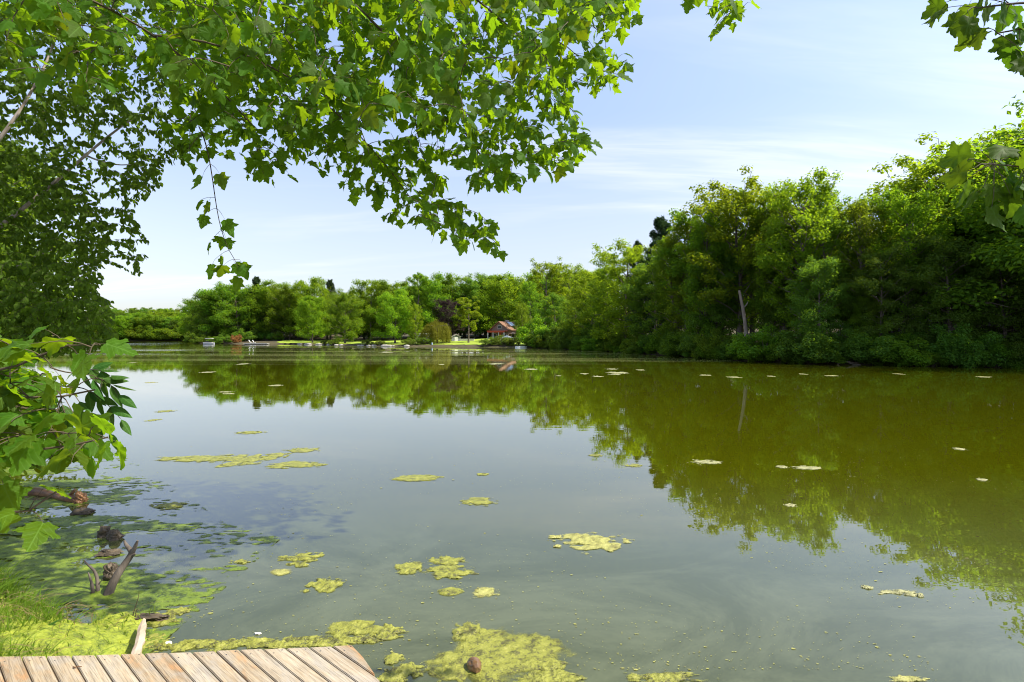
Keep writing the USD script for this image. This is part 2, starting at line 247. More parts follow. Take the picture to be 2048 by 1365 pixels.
# ------------------------------------------------------------------ terrain and water
SHORE_PX = [(220, 682), (385, 682), (392, 687), (500, 688.5), (560, 688.5), (640, 690), (700, 692.5), (780, 693.5), (860, 694), (1000, 695), (1070, 696), (1180, 701), (1250, 705), (1320, 710), (1400, 716), (1500, 722.5), (1600, 727.5), (1800, 731.5), (2048, 736)]
SHORE = [tuple(onz(*p)[:2]) for p in SHORE_PX]
LAKE = Polygon(SHORE + [(46, 38), (49, 22), (42, 8), (20, 0.5), (8, 0.8), (3, 1.0), (-1, 2.0), (-2.7, 3.4), (-3.25, 4.75), (-4.1, 5.2), (-5.4, 5.9), (-7.5, 8.1), (-10.5, 11), (-17, 17), (-36, 30), (-80, 66), (-150, 140), (-215, 230), (-225, 280)])
SL = LAKE.exterior
def ground_z(x, y):
    x = np.asarray(x, float); y = np.asarray(y, float); pts = shapely.points(x, y)
    d = shapely.distance(SL, pts); ins = shapely.contains(LAKE, pts)
    right = 1 / (1 + np.exp(-(x - 0.10 * (y - 130) - 12) / 4.0)) * (y > 12)
    far = 1 / (1 + np.exp(-(y - 235) / 15.0)) * (x < -60)
    bank = 0.32 * (1 - np.exp(-d / 0.5)) + 0.35 * right * (1 - np.exp(-d / 1.5))
    slope = 0.035 * np.minimum(d, 120) + right * 0.13 * np.minimum(d, 55) + far * 0.10 * np.minimum(d, 90)
    near = (y < 12)
    slope = np.where(near, 0.03 * np.minimum(d, 40), slope)
    p = np.stack([x.ravel() * 0.12, y.ravel() * 0.12, np.zeros(x.size)], 1)
    n = fbm(p, 3, 5).reshape(x.shape)
    return np.where(ins, -np.minimum(0.25 * d, 1.6) - 0.02, bank + slope + 0.25 * n * np.minimum(d / 4, 1) * np.where(near, 0.3, 1))
def lines(segs):
    out = []
    for a, b, s in segs: out += list(np.arange(a, b, s))
    return np.array(out + [segs[-1][1]])
gx = lines([(-1500, -400, 100), (-400, -240, 10), (-240, -20, 2.5), (-20, -9, 1), (-9, 1, 0.25), (1, 12, 1), (12, 50, 0.9), (50, 100, 3), (100, 400, 20), (400, 1500, 100)])
gy = lines([(-600, -100, 50), (-100, -10, 10), (-10, 1, 1), (1, 12, 0.25), (12, 40, 1.5), (40, 150, 1.0), (150, 210, 2), (210, 320, 3), (320, 600, 20), (600, 2200, 100)])
X, Y = np.meshgrid(gx, gy); Z = ground_z(X, Y)
def grid_faces(h, w):
    i = np.arange(h - 1)[:, None] * w; j = np.arange(w - 1)[None]
    return np.concatenate([np.stack([i + j, i + j + 1, i + w + j + 1], -1).reshape(-1, 3), np.stack([i + j, i + w + j + 1, i + w + j], -1).reshape(-1, 3)])
tag(obj('ground', (np.stack([X, Y, Z], -1).reshape(-1, 3), grid_faces(*X.shape)), M['ground'], smooth=60), kind='structure')
wb = LAKE.buffer(2.0)
tag(obj('water', (lambda m: (np.array(m[0]), np.array(m[1])))((lambda t: (np.c_[t[0], np.zeros(len(t[0]))], t[1]))(trimesh.creation.triangulate_polygon(wb, engine='earcut'))), M['water']), kind='structure')
# the lawn on the far shore: a sheet just over the ground
lawn_poly = Polygon([tuple(onz(p, q)[:2]) for p, q in ((545, 688.3), (600, 689.2), (640, 689.8), (700, 692.3), (780, 693.3), (860, 693.8), (1000, 694.8), (1066, 695.6))] + [(10, 131), (12, 145), (4, 165), (-30, 175), (-60, 200), (-80, 200)]).buffer(-0.2)
lx, ly = np.meshgrid(np.arange(-90, 16, 1.0), np.arange(120, 205, 1.0)); lz = ground_z(lx, ly) + 0.06
inside = shapely.contains(lawn_poly, shapely.points(lx, ly)); F = grid_faces(*lx.shape); F = F[inside.ravel()[F].all(1)]
tag(obj('lawn', (np.stack([lx, ly, lz], -1).reshape(-1, 3), F), M['lawn'], smooth=60), kind='structure')

# ------------------------------------------------------------------ tree builders (prototypes at the origin, 1 unit = 1 m)
def cards(rng, P, N, size, aspect=0.6, tip=None):
    n = len(P); N = nrm(N); a = nrm(np.cross(N, rng.normal(size=(n, 3)) if tip is None else tip + 0.3 * rng.normal(size=(n, 3)))); b = np.cross(N, a)
    s = size * rng.uniform(0.65, 1.3, n)[:, None]
    fold = N * s * 0.12
    V = np.stack([P - b * s * 0.5, P + a * s * 0.5 * aspect + fold, P + b * s * 0.5, P - a * s * 0.5 * aspect + fold], 1).reshape(-1, 3)
    i = np.arange(n)[:, None] * 4
    return V, np.concatenate([i + [[0, 1, 2]], i + [[0, 2, 3]]])
def deciduous(seed, H=18, R=5, base=0.2, limbs=26, pad=1.15, leaves=24000, leaf=0.27, subs=5, shape=0.35, flat=0.62, open_=0.0, lean=0.0, rise=0.12):
    rng = np.random.default_rng(seed)
    t = np.linspace(0, 1, 10); wob = np.cumsum(rng.normal(0, 0.012 * H, (10, 2)), 0) * t[:, None]
    TP = np.c_[wob[:, 0] + lean * t * H, wob[:, 1], t * H * 0.95]; TR = 0.016 * H * (1 - t) ** 0.8 + 0.02
    TR[0] *= 1.5
    wood = [tube(TP, TR, 8)]; pads = []
    for i in range(limbs):
        u = (i + rng.uniform(0, 1)) / limbs; tt = base + (0.93 - base) * u
        p0 = np.array([np.interp(tt, t, TP[:, k]) for k in range(3)]); az = i * 2.399 + rng.normal(0, 0.35)
        w = math.sqrt(max(0.03, 1 - ((u - shape) / (1.04 - shape if u > shape else shape + 0.55)) ** 2)); ln = R * w * rng.uniform(0.72, 1.18)
        up = ln * (rise + 0.85 * u + rng.uniform(-0.1, 0.2))
        p1 = p0 + [math.cos(az) * ln, math.sin(az) * ln, up]; Pm = curve(p0, p1, 0.06 * ln * (0.3 - u), 6, 0.03 * ln, rng)
        wood.append(tube(Pm, np.linspace(0.0055 * H * (1 - 0.55 * tt), 0.02, 6), 5))
        for k in range(subs):
            s = rng.uniform(0.35, 1.0) if k else 1.0; q0 = np.array([np.interp(s, np.linspace(0, 1, 6), Pm[:, j]) for j in range(3)])
            a2 = az + rng.normal(0, 0.8); l2 = ln * rng.uniform(0.16, 0.36)
            q1 = q0 + [math.cos(a2) * l2, math.sin(a2) * l2, l2 * rng.uniform(-0.1, 0.75)]
            wood.append(tube(np.array([q0, (q0 + q1) / 2 + rng.normal(0, 0.08 * l2, 3), q1]), [0.03, 0.02, 0.01], 4, cap=False))
            if rng.uniform() > open_: pads.append((q1, pad * rng.uniform(0.5, 1.2) * (0.75 + 0.35 * w)))
    for k in range(4): pads.append((TP[-1] + rng.normal(0, 0.05 * R, 3) + [0, 0, 0.02 * H * rng.uniform(-2, 1)], pad * rng.uniform(0.4, 0.75)))
    C = np.array([p for p, _ in pads]); PR = np.array([r for _, r in pads])
    idx = rng.choice(len(pads), leaves, p=PR ** 2 / (PR ** 2).sum())
    d = nrm(rng.normal(size=(leaves, 3))); rad = rng.uniform(0, 1, leaves) ** 0.5 * rng.choice([1.0, 1.25], leaves, p=[0.85, 0.15])
    loc = d * rad[:, None] * [1, 1, flat]; P = C[idx] + loc * PR[idx][:, None]
    N = d * 0.7 + np.array([0, 0, 0.9]) + rng.normal(0, 0.55, (leaves, 3))
    return cat_mesh(wood), cards(rng, P, N, leaf)
def pine(seed, H=18, R=3.6, leaves=24000):
    rng = np.random.default_rng(seed); t = np.linspace(0, 1, 9); TP = np.c_[rng.normal(0, 0.05, 9), rng.normal(0, 0.05, 9), t * H]
    wood = [tube(TP, 0.016 * H * (1 - t) + 0.015, 8)]; Ps = []; Ns = []; limbs = 120; per = leaves // limbs
    for i in range(limbs):
        u = 0.10 + 0.89 * (i / (limbs - 1)) + rng.normal(0, 0.012); u = min(u, 0.99); r = R * (1 - u) ** 0.75 * rng.uniform(0.55, 1.25) + 0.4
        az = i * 2.399 + rng.normal(0, 0.4); ln = r; p0 = np.array([0, 0, u * H]); p1 = p0 + [math.cos(az) * ln, math.sin(az) * ln, ln * (0.02 + 0.5 * u ** 2 + rng.normal(0, 0.1))]
        wood.append(tube(curve(p0, p1, -0.08 * ln, 5), np.linspace(0.05, 0.012, 5), 4))
        s = rng.uniform(0.2, 1.06, per); q = p0 + (p1 - p0) * s[:, None]; side = np.array([-math.sin(az), math.cos(az), 0]); w = 0.34 * ln * (1.15 - s) + 0.18
        q = q + side * (rng.uniform(-1, 1, per) * w)[:, None]; q[:, 2] += rng.normal(0, 0.2, per) + 0.1
        Ps.append(q); Ns.append(np.array([0, 0, 1.0]) + rng.normal(0, 0.6, (per, 3)))
    P = np.concatenate(Ps); return cat_mesh(wood), cards(rng, P, np.concatenate(Ns), 0.32, 0.32)
def willow(seed, H=6.5, R=4.2, strands=420):
    rng = np.random.default_rng(seed); wood = [tube(np.array([[0, 0, 0], [0.1, 0, H * 0.3], [0, 0.1, H * 0.6]]), [0.3, 0.24, 0.14], 8)]; Ps = []; Ns = []; Ts = []
    for i in range(12):
        az = i * 2.4; wood.append(tube(spline([[0, 0, H * 0.4], [math.cos(az) * R * 0.35, math.sin(az) * R * 0.35, H * 0.8], [math.cos(az) * R * 0.75, math.sin(az) * R * 0.75, H * 0.82]], 7), np.linspace(0.1, 0.02, 7), 5))
    for i in range(strands):
        az = rng.uniform(0, 2 * np.pi); rr = R * math.sqrt(rng.uniform(0.02, 1)) * (1 + 0.22 * math.sin(3 * az + 1) + 0.12 * math.sin(7 * az)); top = H * (1.0 + 0.10 * math.sin(2 * az + rr) - 0.42 * (rr / R) ** 2) * rng.uniform(0.9, 1.03); bot = max(0.5, top - rng.uniform(0.25, 0.75) * H)
        n = 34; z = np.linspace(top, bot, n); r = rr + 0.5 * np.sin(np.linspace(0, 1.6, n)); q = np.c_[np.cos(az) * r, np.sin(az) * r, z] + rng.normal(0, 0.09, (n, 3))
        Ps.append(q); Ns.append(np.array([math.cos(az), math.sin(az), 0.4]) + rng.normal(0, 0.6, (n, 3)))
    P = np.concatenate(Ps); return cat_mesh(wood), cards(rng, P, np.concatenate(Ns), 0.34, 0.3, tip=np.cross(np.concatenate(Ns), [0, 0, 1.0]))
def bush(seed, H=3.0, R=2.2, leaves=7000, leaf=0.2, pads=34):
    rng = np.random.default_rng(seed); wood = []; C = []
    for i in range(pads):
        az = rng.uniform(0, 2 * np.pi); rr = R * math.sqrt(rng.uniform(0, 1)); h = H * rng.uniform(0.15, 1.0) * math.sqrt(max(0.1, 1 - (rr / (R * 1.15)) ** 2)); c = np.array([math.cos(az) * rr, math.sin(az) * rr, h]); C.append(c)
        wood.append(tube(curve(np.array([c[0] * 0.1, c[1] * 0.1, -0.2]), c, 0.1, 4), [0.04, 0.03, 0.02, 0.01], 4, cap=False))
    C = np.array(C); idx = rng.integers(0, pads, leaves); d = nrm(rng.normal(size=(leaves, 3))); P = C[idx] + d * (rng.uniform(0, 1, leaves) ** 0.5 * R * 0.3)[:, None] * [1, 1, 0.75]
    P[:, 2] = np.maximum(P[:, 2], 0.03)
    return cat_mesh(wood), cards(rng, P, d * 0.6 + [0, 0, 0.8] + rng.normal(0, 0.6, (leaves, 3)), leaf)

PROTO = {}
def proto(key, name, geo, H, leafmat, cat='tree', bark='bark', wood='trunk', crown='crown'):
    PROTO[key] = dict(name=name, geo=geo, H=H, mat=leafmat, cat=cat, bark=bark, wood=wood, crown=crown, first=None)
def place(key, x, y, height, label, group=None, width=1.0, rz=None, z=None, rng=np.random.default_rng(77)):
    p = PROTO[key]; rz = rng.uniform(0, 360) if rz is None else rz
    if z is None: z = float(ground_z(np.array([x]), np.array([y]))[0])
    s = height / p['H']; sc = (s * width, s * width, s); z -= 0.05
    if p['first'] is None:
        p['first'] = r = thing(p['name'], label, p['cat'], (x, y, z), rz, sc, group)
        obj(p['wood'], p['geo'][0], M[p['bark']], r, smooth=40); obj(p['crown'], p['geo'][1], M[p['mat']], r)
        return r
    return dup(p['first'], label, (x, y, z), rz, sc, group, name=p['name'])
proto('edge1', 'forest_tree', deciduous(11, 20, 3.2, 0.06, 48, 0.95, 14500, 0.35, 5, 0.42, flat=0.8, rise=0.5), 20, 'green')
proto('edge2', 'forest_tree', deciduous(12, 20, 3.6, 0.08, 48, 1.0, 15500, 0.35, 5, 0.45, flat=0.8, rise=0.45, open_=0.08), 20, 'bright')
proto('edge3', 'forest_tree', deciduous(13, 20, 2.9, 0.12, 46, 0.85, 12000, 0.34, 5, 0.5, open_=0.15, flat=0.85, rise=0.55), 20, 'green')
proto('oak', 'oak_tree', deciduous(14, 18, 4.6, 0.14, 40, 1.05, 14000, 0.36, 5, 0.5, open_=0.12, rise=0.3), 18, 'yellow')
proto('dark1', 'forest_tree', deciduous(15, 19, 4.6, 0.05, 40, 1.35, 22000, 0.36, 5, 0.36), 19, 'dark')
proto('dark2', 'forest_tree', deciduous(16, 19, 5.0, 0.05, 38, 1.45, 22000, 0.38, 5, 0.38), 19, 'dark')
proto('round1', 'maple_tree', deciduous(17, 14, 5.0, 0.07, 40, 1.35, 22000, 0.36, 5, 0.38), 14, 'bright')
proto('round2', 'maple_tree', deciduous(18, 15, 5.0, 0.06, 40, 1.4, 22000, 0.36, 5, 0.38), 15, 'green')
proto('yel', 'yellow_green_tree', deciduous(19, 17, 5.4, 0.06, 40, 1.25, 22000, 0.34, 5, 0.36), 17, 'yellow')
proto('airy', 'airy_tree', deciduous(20, 13, 2.9, 0.28, 26, 0.85, 8000, 0.3, 4, 0.4, open_=0.2), 13, 'yellow')
proto('thin', 'slender_tree', deciduous(21, 17, 2.4, 0.35, 22, 0.8, 6500, 0.3, 4, 0.55, open_=0.2), 17, 'green')
proto('pine1', 'pine_tree', pine(22, 18, 3.4), 18, 'needle')
proto('pine2', 'pine_tree', pine(23, 18, 4.0), 18, 'needle')
proto('purple', 'copper_beech', deciduous(24, 12, 4.0, 0.16, 30, 1.05, 18000, 0.26, 5, 0.4), 12, 'purple')
proto('willow', 'weeping_willow', willow(25), 6.5, 'willow')
proto('bush1', 'shore_shrub', bush(26), 3.0, 'dark', 'shrub', wood='stems', crown='foliage')
proto('bush2', 'shore_shrub', bush(27, 3.0, 2.6, 8000, 0.22), 3.0, 'green', 'shrub', wood='stems', crown='foliage')
proto('bush3', 'garden_shrub', bush(28, 2.0, 1.6, 4000, 0.16), 2.0, 'reed', 'shrub', wood='stems', crown='foliage')
proto('rust', 'rusty_shrub', bush(29, 2.0, 1.8, 3500, 0.2), 2.0, 'orange', 'shrub', wood='stems', crown='foliage')

def place_px(key, px, top, D, label, group=None, width=1.0, rz=None):
    while LAKE.distance(Point((px - CX) / FPX * D, D)) < 1.6: D += 0.5
    x = (px - CX) / FPX * D; z0 = float(ground_z(np.array([x]), np.array([D]))[0]); ztop = EYE + (HY - top) / FPX * D
    return place(key, x, D, max(ztop - z0, 2.0), label, group, width, rz)

# --- right shore, front trees (px, top row, distance, look)
for a in [
    ('edge2', 2065, 330, 52, 'tall leafy tree at the right edge of the wood, behind the nearest hanging leaves', 1.0),
    ('edge1', 1965, 365, 55, 'tree with dark lower boughs just left of the dark trunk at the right edge', 1.0),
    ('oak', 1885, 308, 58, 'tallest rounded olive topped tree of the right shore, its crown sloping down leftwards', 1.1),
    ('edge2', 1815, 380, 53, 'bright green tree in front of the tall olive topped tree', 0.95),
    ('edge3', 1730, 392, 54, 'narrow tree with sky gaps around its bare upper stem, right of the tall feathery top', 0.95),
    ('edge3', 1660, 402, 56, 'thin topped tree in the dip right of the tall feathery topped tree', 0.9),
    ('edge2', 1600, 348, 58, 'tall feathery topped bright tree rising highest in the middle of the right wood', 0.95),
    ('edge1', 1535, 400, 65, 'green tree squeezed between the feathery top and the brown tinged oak', 0.9),
    ('oak', 1478, 372, 67, 'brown tinged oak with a dark visible trunk above the leaning pale snag', 1.0),
    ('edge1', 1410, 430, 66, 'dark sided tree left of the brown tinged oak', 0.95),
    ('thin', 1372, 408, 72, 'slender tree whose sparse top pokes up left of the oak', 1.0),
    ('edge1', 1350, 480, 72, 'leafy tree standing in front of the dark pine', 1.1),
    ('yel', 1250, 497, 92, 'broad yellow green tree glowing at the left end of the right shore wood', 1.05),
    ('dark1', 1310, 520, 82, 'shaded tree between the broad yellow green tree and the dark pine', 1.1),
    ('yel', 1185, 545, 108, 'smaller yellow green tree left of the broad glowing one', 1.0),
    ('edge1', 1925, 335, 57, 'upright green tree wedged between the olive top and the right edge crowns', 0.95),
    ('edge3', 1850, 350, 60, 'slim upright tree on the left shoulder of the olive topped tree', 0.95),
    ('edge1', 1775, 372, 57, 'upright leafy tree filling the slope left of the olive topped tree', 1.0),
    ('edge2', 1695, 398, 60, 'pale green crown in the dip of the treeline right of the feathery top', 0.9),
    ('edge3', 1630, 372, 61, 'slim tree shouldering the right side of the feathery top', 0.9),
    ('edge3', 1570, 366, 62, 'slim tree shouldering the left side of the feathery top', 0.9),
    ('edge2', 1505, 385, 68, 'light green crown behind the right side of the brown tinged oak', 0.9),
    ('edge3', 1445, 392, 70, 'slim tree on the left shoulder of the brown tinged oak', 0.95),
    ('edge2', 1385, 440, 74, 'bright tree below the slender sparse top', 0.95),
    ('edge3', 1300, 500, 88, 'slim green tree between the two pines', 1.0),
    ('edge1', 1215, 530, 102, 'upright green tree left of the broad yellow green tree', 1.0),
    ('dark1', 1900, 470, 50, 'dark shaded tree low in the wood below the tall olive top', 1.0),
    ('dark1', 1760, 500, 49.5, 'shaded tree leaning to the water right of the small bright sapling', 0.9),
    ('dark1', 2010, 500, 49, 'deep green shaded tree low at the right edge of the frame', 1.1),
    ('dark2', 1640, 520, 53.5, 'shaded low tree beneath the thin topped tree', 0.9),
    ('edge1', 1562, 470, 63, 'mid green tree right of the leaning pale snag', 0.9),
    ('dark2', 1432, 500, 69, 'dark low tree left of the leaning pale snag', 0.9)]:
    place_px(a[0], a[1], a[2], a[3], a[4], None, a[5])
place_px('pine2', 1322, 440, 86, 'dark flat branched pine rising behind the right shore', None, 1.2)
place_px('pine1', 1275, 488, 96, 'small dark pine top showing left of the larger pine', None, 1.0)
place_px('round1', 1738, 600, 49, 'small bright sapling at the waterline in the dark right wood', None, 0.75)
rng = np.random.default_rng(3)
keys = ['edge1', 'edge2', 'edge3', 'dark2', 'oak', 'edge1']
sil = np.array([(1100, 560), (1180, 548), (1250, 510), (1320, 480), (1400, 440), (1500, 405), (1600, 390), (1700, 420), (1800, 375), (1880, 335), (1960, 300), (2048, 250), (2400, 230)])
back_label = 'tree of the wood behind the front row on the right shore'
n = 0
for row, off in enumerate((10, 20)):
    for px in np.arange(1120, 2330, 74):
        p = px + rng.uniform(-18, 18); i = np.interp(p, [q[0] for q in SHORE_PX], [q[1] for q in SHORE_PX]); D = (EYE * FPX / (i - HY)) + off + rng.uniform(-2, 3)
        top = np.interp(p, sil[:, 0], sil[:, 1]) + 40 + rng.uniform(0, 60) - 10 * row
        place_px(keys[int(rng.integers(len(keys)))], p, top, D, back_label, 'trees in the wood behind the right shore', rng.uniform(0.9, 1.1))
place_px('edge2', 2040, 238, 57, 'tallest tree of the right shore, its grey green crown cut by the frame', None, 1.1)
place_px('edge2', 1990, 300, 60, 'pale green rounded crown left of the tallest tree at the right edge', None, 0.9)
# shrubs hanging over the water along the right shore
sh = LineString(SHORE[10:]); s0 = sh.length; pos = 0.0; k = 0
while pos < s0:
    q = sh.interpolate(pos); t = sh.interpolate(min(pos + 0.5, s0)); nx, ny = nrm([-(t.y - q.y), t.x - q.x]) if pos < s0 - 0.6 else (0.2, 1)
    o = rng.uniform(-0.2, 1.0); w = rng.uniform(0.8, 1.25)
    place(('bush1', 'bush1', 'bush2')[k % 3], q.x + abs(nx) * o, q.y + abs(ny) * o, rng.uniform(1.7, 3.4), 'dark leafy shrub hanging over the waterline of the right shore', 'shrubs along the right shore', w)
    pos += rng.uniform(1.7, 2.8); k += 1
for pos in np.arange(0.5, s0, 1.25):
    q = sh.interpolate(pos); place('bush2' if int(pos) % 2 else 'bush1', q.x + rng.uniform(-0.1, 0.5), q.y + rng.uniform(-0.3, 0.3), rng.uniform(1.0, 1.9), 'low leafy fringe plant trailing in the water along the right shore', 'low fringe plants along the right shore', rng.uniform(1.0, 1.4))

# --- far middle shore
for a in [
    ('dark2', 412, 585, 205, 'dark tree at the tip of the wooded point, above the dark moored boat', 1.1),
    ('round2', 440, 576, 207, 'round dark green tree second from the tip of the wooded point', 1.0),
    ('round2', 475, 574, 203, 'green tree between the point and the tall grey pine', 1.0),
    ('pine1', 513, 557, 205, 'tall grey green pine standing over the white floating dock', 1.3),
    ('round1', 545, 572, 206, 'round crowned tree right of the tall grey pine', 0.9),
    ('round2', 580, 577, 200, 'green tree at the left end of the far lawn', 0.9),
    ('round1', 622, 566, 196, 'wide light topped tree behind the lawn tree with low boughs', 0.9),
    ('pine2', 661, 562, 200, 'dark pine topped tree rising behind the lawn left of centre', 1.1),
    ('round2', 700, 585, 190, 'dark rounded tree behind the bright lawn maples', 0.9),
    ('round1', 742, 568, 180, 'light crowned tree left of the big lawn maple', 0.9),
    ('round2', 785, 568, 178, 'green crown showing over the big lawn maple', 0.9),
    ('thin', 834, 543, 172, 'tall slender tree with a lone tuft above the far treeline', 0.9),
    ('round2', 868, 557, 176, 'dark round tree right of the tall slender tuft', 0.9),
    ('round2', 905, 556, 180, 'rounded crown above the copper beech', 0.9),
    ('dark2', 950, 560, 178, 'dark crown behind the airy tree', 0.9),
    ('dark1', 985, 548, 180, 'high dark crown left of the brown roofed house', 1.0),
    ('round1', 1010, 562, 172, 'green crown directly behind the brown roofed house', 1.0),
    ('oak', 1090, 528, 150, 'tall tree with a notched top right of the brown roofed house', 0.9),
    ('yel', 1140, 538, 152, 'yellowish crown above the dark bank left of the glowing tree', 0.9),
    ('edge1', 1060, 560, 142, 'leafy tree overhanging the right end of the brown roof', 0.85),
    ('round2', 1046, 610, 138, 'rounded tree half hiding the right end of the brown roofed house', 0.55),
    ('dark1', 1110, 590, 128, 'dark shaded tree on the bank right of the house', 1.1),
    ('dark2', 1150, 600, 118, 'dark spreading tree over the water where the lawn ends', 1.0),
    ('round1', 625, 600, 172, 'bright lawn tree with boughs almost down to the grass', 0.8),
    ('round2', 690, 592, 160, 'dense rounded maple at the water edge of the lawn', 0.8),
    ('round1', 790, 588, 146, 'big sunlit maple on the lawn left of the grey building', 0.9),
    ('yel', 830, 612, 143, 'yellowish tree touching the right side of the big sunlit maple', 0.6),
    ('purple', 898, 602, 150, 'dark purple leaved copper beech behind the willow', 0.85),
    ('airy', 937, 594, 146, 'airy light green tree with a bare lower trunk on the lawn', 1.0),
    ('willow', 874, 643, 141, 'small golden weeping willow on the far lawn', 1.0)]:
    place_px(a[0], a[1], a[2], a[3], a[4], None, a[5])
sil2 = np.array([(385, 600), (440, 588), (520, 575), (700, 588), (800, 575), (900, 566), (1000, 555), (1100, 545), (1180, 545)])
for row, off in enumerate((12, 26, 42)):
    for px in np.arange(392, 1185, 34 + 5 * row):
        p = px + rng.uniform(-10, 10); base = np.interp(p, [390, 560, 720, 1000, 1185], [207, 202, 182, 178, 150]); D = base + off
        place_px(('round2', 'dark2', 'round1', 'edge1', 'dark1')[int(rng.integers(5))], p, np.interp(p, sil2[:, 0], sil2[:, 1]) + rng.uniform(2, 20), D,
                 'tree of the wood behind the far lawn and the houses', 'trees behind the far lawn', rng.uniform(0.9, 1.2))
place_px('dark1', 1215, 590, 104, 'shaded tree at the water left of the broad yellow green tree', None, 0.9)
# dark undergrowth of the wooded point and along the lawn's edges
for px, py, s, k in [(388, 686, 4, 'bush1'), (400, 686.5, 3, 'bush1'), (428, 687, 3.2, 'bush1'), (446, 687, 2.6, 'bush1'), (452, 686, 3.5, 'bush1'), (486, 686.5, 4.2, 'bush1'), (508, 686, 4.5, 'bush1'), (528, 686, 3.5, 'bush1'), (548, 686.3, 3.0, 'bush1')]:
    q = onz(px, py + 0.9); place(k, q[0], q[1] + 1.8, s, 'dark shrub on the bank of the wooded point', 'shrubs on the wooded point', 1.2)
for px, dy, s in [(650, 1.5, 1.2), (668, 2, 1.5), (735, 2, 1.4), (760, 1.5, 1.2), (815, 2, 1.5), (838, 3, 1.6), (850, 4, 2.0), (978, 2, 1.8), (1000, 3, 2.2), (1012, 2.5, 1.6), (1024, 3.0, 1.8), (1060, 2, 1.4)]:
    i = np.interp(px, [q[0] for q in SHORE_PX], [q[1] for q in SHORE_PX]); D = EYE * FPX / (i - HY) + dy
    place('bush3', (px - CX) / FPX * D, D, s, 'low bright green shrub at the edge of the far lawn', 'low shrubs along the far lawn', 1.3)
place_px('rust', 473, 668, 186, 'rust orange sunlit shrub on the bank of the wooded point', None, 0.65)
for px, top, D, s in [(1080, 640, 122, 'bush2'), (1105, 650, 118, 'bush1'), (1130, 645, 114, 'bush1'), (1160, 648, 109, 'bush1'), (1190, 650, 104, 'bush1')]:
    place_px(s, px, top, D, 'large dark shrub on the shaded bank right of the house', 'shrubs on the shaded bank', 1.0)

# --- wood on the hill beyond the far bay
for row in range(5):
    for px in np.arange(-40, 420, 13):
        p = px + rng.uniform(-5, 5); D = 300 + row * 17 + rng.uniform(-4, 4)
        top = 612 + rng.uniform(-1, 7) + (5 - row) * 4.0 + abs(p - 300) * 0.02
        place_px(('round2', 'dark2', 'round1', 'edge1', 'dark2', 'oak')[int(rng.integers(6))], p, top, D, 'distant tree in the hillside wood beyond the far bay', 'trees of the hillside wood', rng.uniform(1.0, 1.3))

for x, y, hgt, lab in [(-20.5, 20.0, 10.5, 'dark leafy tree on the left bank behind the small leaved birch'), (-27, 25.5, 12.5, 'tall dark tree farther along the left bank at the left edge of the frame'), (-15.2, 14.2, 6.5, 'low spreading dark tree on the left bank nearest the birch')]:
    place('dark2' if y > 16 else 'dark1', x, y, hgt, lab, None, 1.15)
for i, (x, y) in enumerate([(50, 43), (54, 39), (58, 45), (53, 33), (60, 38), (47.5, 47), (57, 50), (64, 44)]):
    place(('edge1', 'dark2', 'round2')[i % 3], x, y, 17 + i % 3, 'tree of the right shore wood just past the right edge of the frame', 'trees past the right edge of the frame', 1.1)

for px in np.arange(-60, 400, 11):
    q = onz(px, 681.9); place('bush2' if int(px) % 3 else 'bush1', q[0], 297.5 + rng.uniform(0, 4) + (8 if px < 225 else 0), rng.uniform(4, 7), 'leafy shrub on the bank of the far bay', 'shrubs on the bank of the far bay', 1.5)

# --- leaning pale snag and fallen limb on the right shore
q0 = at(1493, 675, 60.3); q1 = at(1478, 582, 58.6)
gz = float(ground_z(np.array([q0[0]]), np.array([q0[1]]))[0])
sn = thing('dead_snag', 'pale leaning dead trunk in the dark wood of the right shore', 'dead tree', (q0[0], q0[1], gz))
P = spline([[0.15, 0, -0.1], [0, 0, q0[2] - gz], (q1 - q0) * 0.5 + [0.1, 0, q0[2] - gz], q1 - q0 + [0, 0, q0[2] - gz]], 12)
obj('trunk', tube(P, np.linspace(0.24, 0.12, 12), 9), M['snag'], sn, smooth=40)
obj('broken_stub', tube(np.array([P[8], P[8] + [0.35, 0, 0.35], P[8] + [0.5, -0.1, 0.7]]), [0.07, 0.05, 0.03], 6), M['snag'], sn, smooth=40)
fl = thing('fallen_limb', 'bleached forked limb lying in the water under the right shore shrubs', 'dead branch', onz(1712, 730))
rr = 0.06
obj('limb', tube(spline([[-1.5, 0.3, 0.02], [-0.9, 0.0, 0.30], [0.0, 0.1, 0.15], [0.9, 0.2, 0.35], [1.5, 0.1, 0.75]], 14), np.linspace(0.07, 0.025, 14), 7), M['snag'], fl, smooth=40)
obj('side_branch', tube(spline([[0.5, 0.15, 0.22], [0.9, 0.3, 0.6], [0.8, 0.4, 0.95]], 8), np.linspace(0.04, 0.015, 8), 6), M['snag'], fl, smooth=40)
obj('side_branch', tube(spline([[-0.9, 0, 0.30], [-0.5, -0.2, 0.1], [0.2, -0.4, 0.02]], 8), np.linspace(0.04, 0.02, 8), 6), M['snag'], fl, smooth=40)

